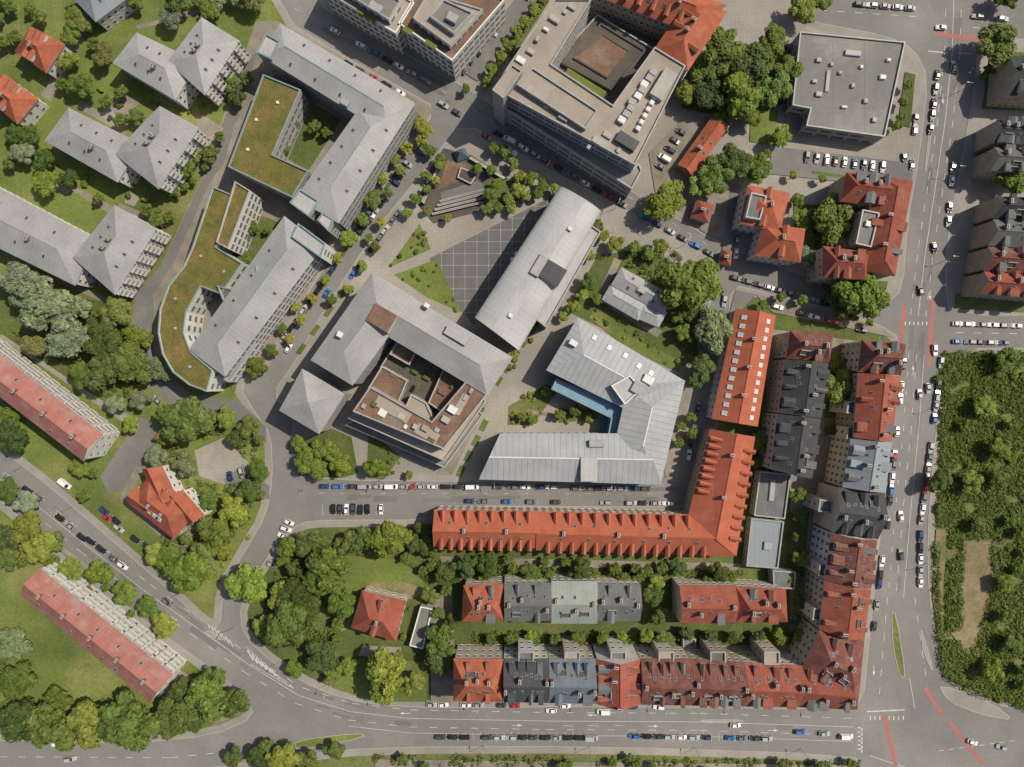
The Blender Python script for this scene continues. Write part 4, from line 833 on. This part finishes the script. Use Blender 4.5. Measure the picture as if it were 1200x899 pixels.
# ------------------------------------------------------------ cars
def car_mesh(kind):
    b=MB()
    if kind=='van': secs=[(-2.6,.85,1.0),(-2.5,.95,1.1),(0,.97,1.15),(1.7,.95,1.1),(2.4,.9,.95),(2.6,.75,.7)]; c=(-2.5,1.75,-2.42,1.0,.9,.82,1.1,2.1)
    elif kind=='estate': secs=[(-2.3,.72,.8),(-2.15,.86,.95),(-1.2,.9,1.0),(1.0,.9,.97),(2.0,.85,.8),(2.3,.66,.62)]; c=(-2.15,.95,-1.85,.2,.82,.64,.94,1.47)
    else: secs=[(-2.05,.72,.8),(-1.92,.84,.95),(-1.1,.88,1.0),(.9,.88,.97),(1.75,.83,.8),(2.05,.64,.62)]; c=(-1.75,.9,-1.3,.15,.8,.62,.94,1.46)
    rings=[]
    for x,w,t in secs: rings.append([(x,-w*.95,.25),(x,-w,.5),(x,-w*.97,t-.12),(x,-w*.86,t),(x,w*.86,t),(x,w*.97,t-.12),(x,w,.5),(x,w*.95,.25)])
    for r0,r1 in zip(rings[:-1],rings[1:]):
        for k in range(7): b.face([r0[k],r1[k],r1[k+1],r0[k+1]],CARP)
    b.face(rings[0][::-1],CARP); b.face(rings[-1],CARP)
    x0,x1,a0,a1,w0,w1,z0,z1=c
    lo=[(x0,-w0,z0),(x1,-w0,z0),(x1,w0,z0),(x0,w0,z0)]; hi=[(a0,-w1,z1),(a1,-w1,z1),(a1,w1,z1),(a0,w1,z1)]
    b.face(hi,CARP)
    sm=CARP if kind=='van' else GLC
    b.face([lo[0],lo[1],hi[1],hi[0]],sm); b.face([lo[2],lo[3],hi[3],hi[2]],sm); b.face([lo[1],lo[2],hi[2],hi[1]],CARP); b.face([lo[3],lo[0],hi[0],hi[3]],CARP)
    xe=secs[-1][0]; xb=secs[0][0]
    for sg in (-1,1):
        b.box(xe-.22,xe+.01,min(sg*.4,sg*.66),max(sg*.4,sg*.66),.52,.72,LAMP); b.box(xb-.01,xb+.15,min(sg*.5,sg*.74),max(sg*.5,sg*.74),.6,.84,TAIL)
        b.box(x1-.25,x1-.05,min(sg*.86,sg*1.05),max(sg*.86,sg*1.05),z0,z0+.15,CARP)
        for x in (xb+.8,xe-.8):
            n=10
            pts=[(x+.32*math.cos(k*2*math.pi/n),.32+.32*math.sin(k*2*math.pi/n)) for k in range(n)]
            y0,y1=sg*.72,sg*.91
            for k in range(n):
                p,q=pts[k],pts[(k+1)%n]; b.face([(p[0],y0,p[1]),(q[0],y0,q[1]),(q[0],y1,q[1]),(p[0],y1,p[1])],TYRE)
            b.face([(p[0],y1,p[1]) for p in pts],TYRE)
    body=b.mesh('car')
    def gl(A,Bp,name):
        g=MB(); A=[Vector(v) for v in A]; Bp=[Vector(v) for v in Bp]
        q=[A[0].lerp(A[1],.06),A[0].lerp(A[1],.94),Bp[0].lerp(Bp[1],.92),Bp[0].lerp(Bp[1],.08)]
        n=(q[1]-q[0]).cross(q[3]-q[0]).normalized()*.012
        g.face([v+n for v in q],GLC); return g.mesh(name)
    ws=gl((lo[1],lo[2]),(hi[1],hi[2]),'windscreen'); rw=gl((lo[3],lo[0]),(hi[3],hi[0]),'rear_window')
    return body,ws,rw
CM={k:car_mesh(k) for k in ('hatch','estate','van')}
CC=[('black',(.012,.012,.014)),('black',(.015,.015,.018)),('dark grey',(.05,.052,.055)),('silver',(.34,.35,.36)),('silver',(.28,.29,.3)),('white',(.68,.68,.67)),('white',(.62,.62,.61)),('grey',(.13,.135,.14)),('dark blue',(.02,.04,.12)),('blue',(.03,.13,.35)),('red',(.38,.02,.02)),('dark green',(.02,.06,.04))]
CW=[4,3,3,5,4,4,3,4,2.6,1.2,1.6,.6]
CARS=[]
def car(x,y,ang,col=None,kind=None,group='cars parked along the kerb',z=.004,lab='parked at the kerb'):
    if any((x-a)**2+(y-b_)**2<6.2**2 for a,b_ in CARS): return
    CARS.append((x,y))
    kind=kind or random.choices(('hatch','estate','van'),(6,4,.5))[0]
    if col is None: col=random.choices(CC,CW)[0]
    elif isinstance(col,str): col=next(c for c in CC if c[0]==col)
    if kind=='van' and col[0] not in('white','silver'): kind='estate'
    body,ws,rw=CM[kind]; X,Y=P(x,y,.8)
    o=obj('parked_car' if 'park' in group else 'car',body,None,(X,Y,z),(0,0,ang)); o.color=(*col[1],1)
    o['label']='%s %s %s'%(col[0],{'hatch':'small hatchback car','estate':'estate car','van':'delivery van'}[kind],lab); o['category']='van' if kind=='van' else 'car'; o['group']=group
    obj('windscreen',ws,o); obj('rear_window',rw,o)
mv='cars driving on the road'
for (x,y,a,c,k) in [(125,607,-39,'red','hatch'),(139,619,-39,'silver','estate'),(76,567,-38,'white','van'),(96,630,-38,'black','estate'),(158,632,-39,'black','hatch'),(646,833,180,'white','hatch'),(707,834,180,'white','van'),(862,850,0,'white','hatch'),(938,858,0,'blue','estate'),(966,860,0,'silver','hatch'),(992,863,0,'white','van'),
    (66,872,5,'white','hatch'),(82,890,10,'silver','estate'),(1103,32,175,'white','hatch'),(1118,78,95,'silver','estate'),(1079,340,100,'black','hatch'),(1095,290,-80,'black','hatch'),(1096,410,-85,'white','estate'),(1078,462,95,'silver','hatch'),(1088,455,-85,'silver','hatch'),(1056,605,95,'white','hatch'),(1056,650,95,'dark grey','estate'),
    (604,827,0,'red','hatch'),(1174,876,165,'silver','hatch'),(338,408,58,'white','hatch'),(383,343,58,'blue','hatch'),(570,160,-30,'red','hatch'),(484,570,20,'red','hatch'),(1060,185,-80,'dark blue','hatch'),(1140,870,-20,'white','hatch')]:
    car(x,y,math.radians(a),c,k,mv,lab='driving on the asphalt')
def row(x0,y0,x1,y1,n,mode='p',miss=.12,z=.004,lab='parked at the kerb'):
    e=math.atan2(-(y1-y0),x1-x0)
    for k in range(n):
        if random.random()<miss: continue
        t=(k+.5)/n+random.uniform(-.06,.06)/n; a=e+(math.pi/2 if mode=='q' else 0)+(math.pi if random.random()<.4 else 0)+random.uniform(-.03,.03)
        car(x0+(x1-x0)*t,y0+(y1-y0)*t,a,z=z,lab=lab)
yd=dict(z=.27,lab='parked in a yard')
row(385,32,505,98,8,miss=.1); row(400,70,476,112,5,miss=.25); row(512,118,560,146,3,miss=.2); row(576,152,736,243,11,miss=.05); row(748,250,838,300,6,miss=.05); row(856,324,1000,364,11,miss=.05); row(606,150,700,204,6,miss=.3); row(764,248,846,294,5,miss=.5)
row(455,222,408,286,10,'q',.1); row(480,188,460,216,4,'q'); row(392,312,328,402,8,'p',.15); row(470,244,410,326,8,'p',.35); row(500,165,488,180,2,'q')
row(372,570,655,571,18,miss=.15); row(668,572,778,573,8,miss=.1); row(514,587,790,590,19,miss=.3); row(378,597,450,597,9,'q',.05); row(340,608,316,666,7,'q',.1)
row(1104,418,1093,510,7,'p',.08); row(1092,518,1079,615,8,'p',.08); row(1079,622,1079,690,5,'p',.15); row(1060,420,1040,620,15,'p',.35); row(1036,640,1024,740,8,'p',.35); row(1116,379,1198,382,6,miss=.05); row(1116,400,1198,402,6,miss=.05)
row(510,864,700,865,14,miss=.1); row(736,863,905,866,12,miss=.1); row(498,826,622,827,9,miss=.3); row(640,827,980,832,22,miss=.85); row(50,592,150,668,8,miss=.25); row(14,562,50,588,3,miss=.2); row(104,584,190,656,7,miss=.5); row(160,680,232,732,5,miss=.6)
row(1138,18,1198,24,4,miss=.3); row(1000,4,1075,10,5,miss=.1); row(930,182,1050,198,11,'q',.25,**yd); row(1100,80,1090,160,5,miss=.3); row(1124,110,1106,330,14,miss=.45); row(1078,90,1068,200,8,'p',.5)
row(820,470,806,540,5,miss=.3); row(850,345,838,440,6,miss=.5); row(862,305,866,235,4,miss=.4,**yd); row(262,560,290,552,2,'q',0,**yd); row(165,450,190,474,2,miss=.3,**yd); row(770,200,800,150,5,'q',.3,**yd); row(535,88,620,-10,9,'q',.35,**yd); row(905,358,1030,392,9,miss=.5,**yd)
print('cars',len(CARS))
# ------------------------------------------------------------ street lamps, parasols
def lamp_parts():
    b=MB(); n=6
    for k in range(n):
        a=k*2*math.pi/n;c=(k+1)*2*math.pi/n
        b.face([(.1*math.cos(a),.1*math.sin(a),0),(.1*math.cos(c),.1*math.sin(c),0),(.06*math.cos(c),.06*math.sin(c),8),(.06*math.cos(a),.06*math.sin(a),8)],GREY)
    b.box(-.05,1.6,-.05,.05,7.9,8.0,GREY,GREY,True)
    h=MB(); h.box(1.4,2.3,-.18,.18,7.88,8.06,GREY,GREY); h.face([(1.45,-.12,7.87),(1.45,.12,7.87),(2.2,.12,7.87),(2.2,-.12,7.87)],LAMP)
    return b.mesh('street_lamp'),h.mesh('lamp_head')
LP,LHd=lamp_parts()
def lamps(pts,off_=0,step=28):
    for p,q in zip(pts[:-1],pts[1:]):
        a=Vector(P(*p));b=Vector(P(*q));L=(b-a).length;n=max(1,int(L/step)); e=math.atan2((b-a).y,(b-a).x)
        for k in range(n):
            v=a.lerp(b,(k+.5)/n); o=obj('street_lamp',LP,None,(v.x,v.y,.1),(0,0,e+off_)); o['label']='slender grey street lamp on the pavement'; o['category']='street lamp'; o['group']='street lamps'; obj('lamp_head',LHd,o)
lamps(off(R4,-26),-math.pi/2,30); lamps([(1128,60),(1112,250),(1104,360)],-math.pi/2); lamps([(1096,430),(1084,620),(1086,700)],-math.pi/2); lamps([(380,62),(510,132)],math.pi/2); lamps([(600,180),(840,310)],math.pi/2); lamps([(380,562),(780,562)],-math.pi/2,34); lamps([(505,873),(1000,878)],math.pi/2,34)
def parasol():
    b=MB(); n=8
    for k in range(n):
        a=k*2*math.pi/n;c=(k+1)*2*math.pi/n
        b.face([(1.2*math.cos(a),1.2*math.sin(a),2.3),(1.2*math.cos(c),1.2*math.sin(c),2.3),(0,0,2.8)],WHT)
    b.box(-.04,.04,-.04,.04,0,2.5,GREY); b.box(-.3,.3,-.3,.3,0,.1,GREY); return b.mesh('parasol')
PA=parasol()
for x,y in ((596,176),(603,180),(612,292),(606,298),(601,305)):
    X,Y=P(x,y,2); o=obj('parasol',PA,None,(X,Y,.25),(0,0,random.random())); o['label']='white cafe parasol on the paving'; o['category']='parasol'; o['group']='cafe parasols'
# ------------------------------------------------------------ light, camera
w=bpy.data.worlds.new('World'); SC.world=w; w.use_nodes=True; t=w.node_tree
sk=t.nodes.new('ShaderNodeTexSky'); sk.sky_type='NISHITA'; sk.sun_disc=False; sk.dust_density=2.5; sk.air_density=.8
EL=math.radians(52); DX,DY=1.0,.45
sk.sun_elevation=EL; sk.sun_rotation=math.atan2(DX,DY)
t.links.new(sk.outputs[0],t.nodes['Background'].inputs[0]); t.nodes['Background'].inputs[1].default_value=.11
sd=bpy.data.lights.new('sun','SUN'); sd.energy=5.0; sd.angle=math.radians(.5); sd.color=(1,.92,.78)
so=bpy.data.objects.new('sun',sd); COL.objects.link(so); dv=Vector((DX,DY,0)).normalized()*math.cos(EL)+Vector((0,0,math.sin(EL)))
so.rotation_euler=dv.to_track_quat('Z','Y').to_euler(); so.location=dv*200
cd=bpy.data.cameras.new('camera'); cd.lens=36*H/(1200*S); cd.clip_end=3000; cd.clip_start=1
co=bpy.data.objects.new('camera',cd); COL.objects.link(co); co.location=(0,0,H); co.rotation_euler=(0,0,0); SC.camera=co
SC.view_settings.view_transform='Standard'; SC.view_settings.look='None'; SC.view_settings.exposure=0
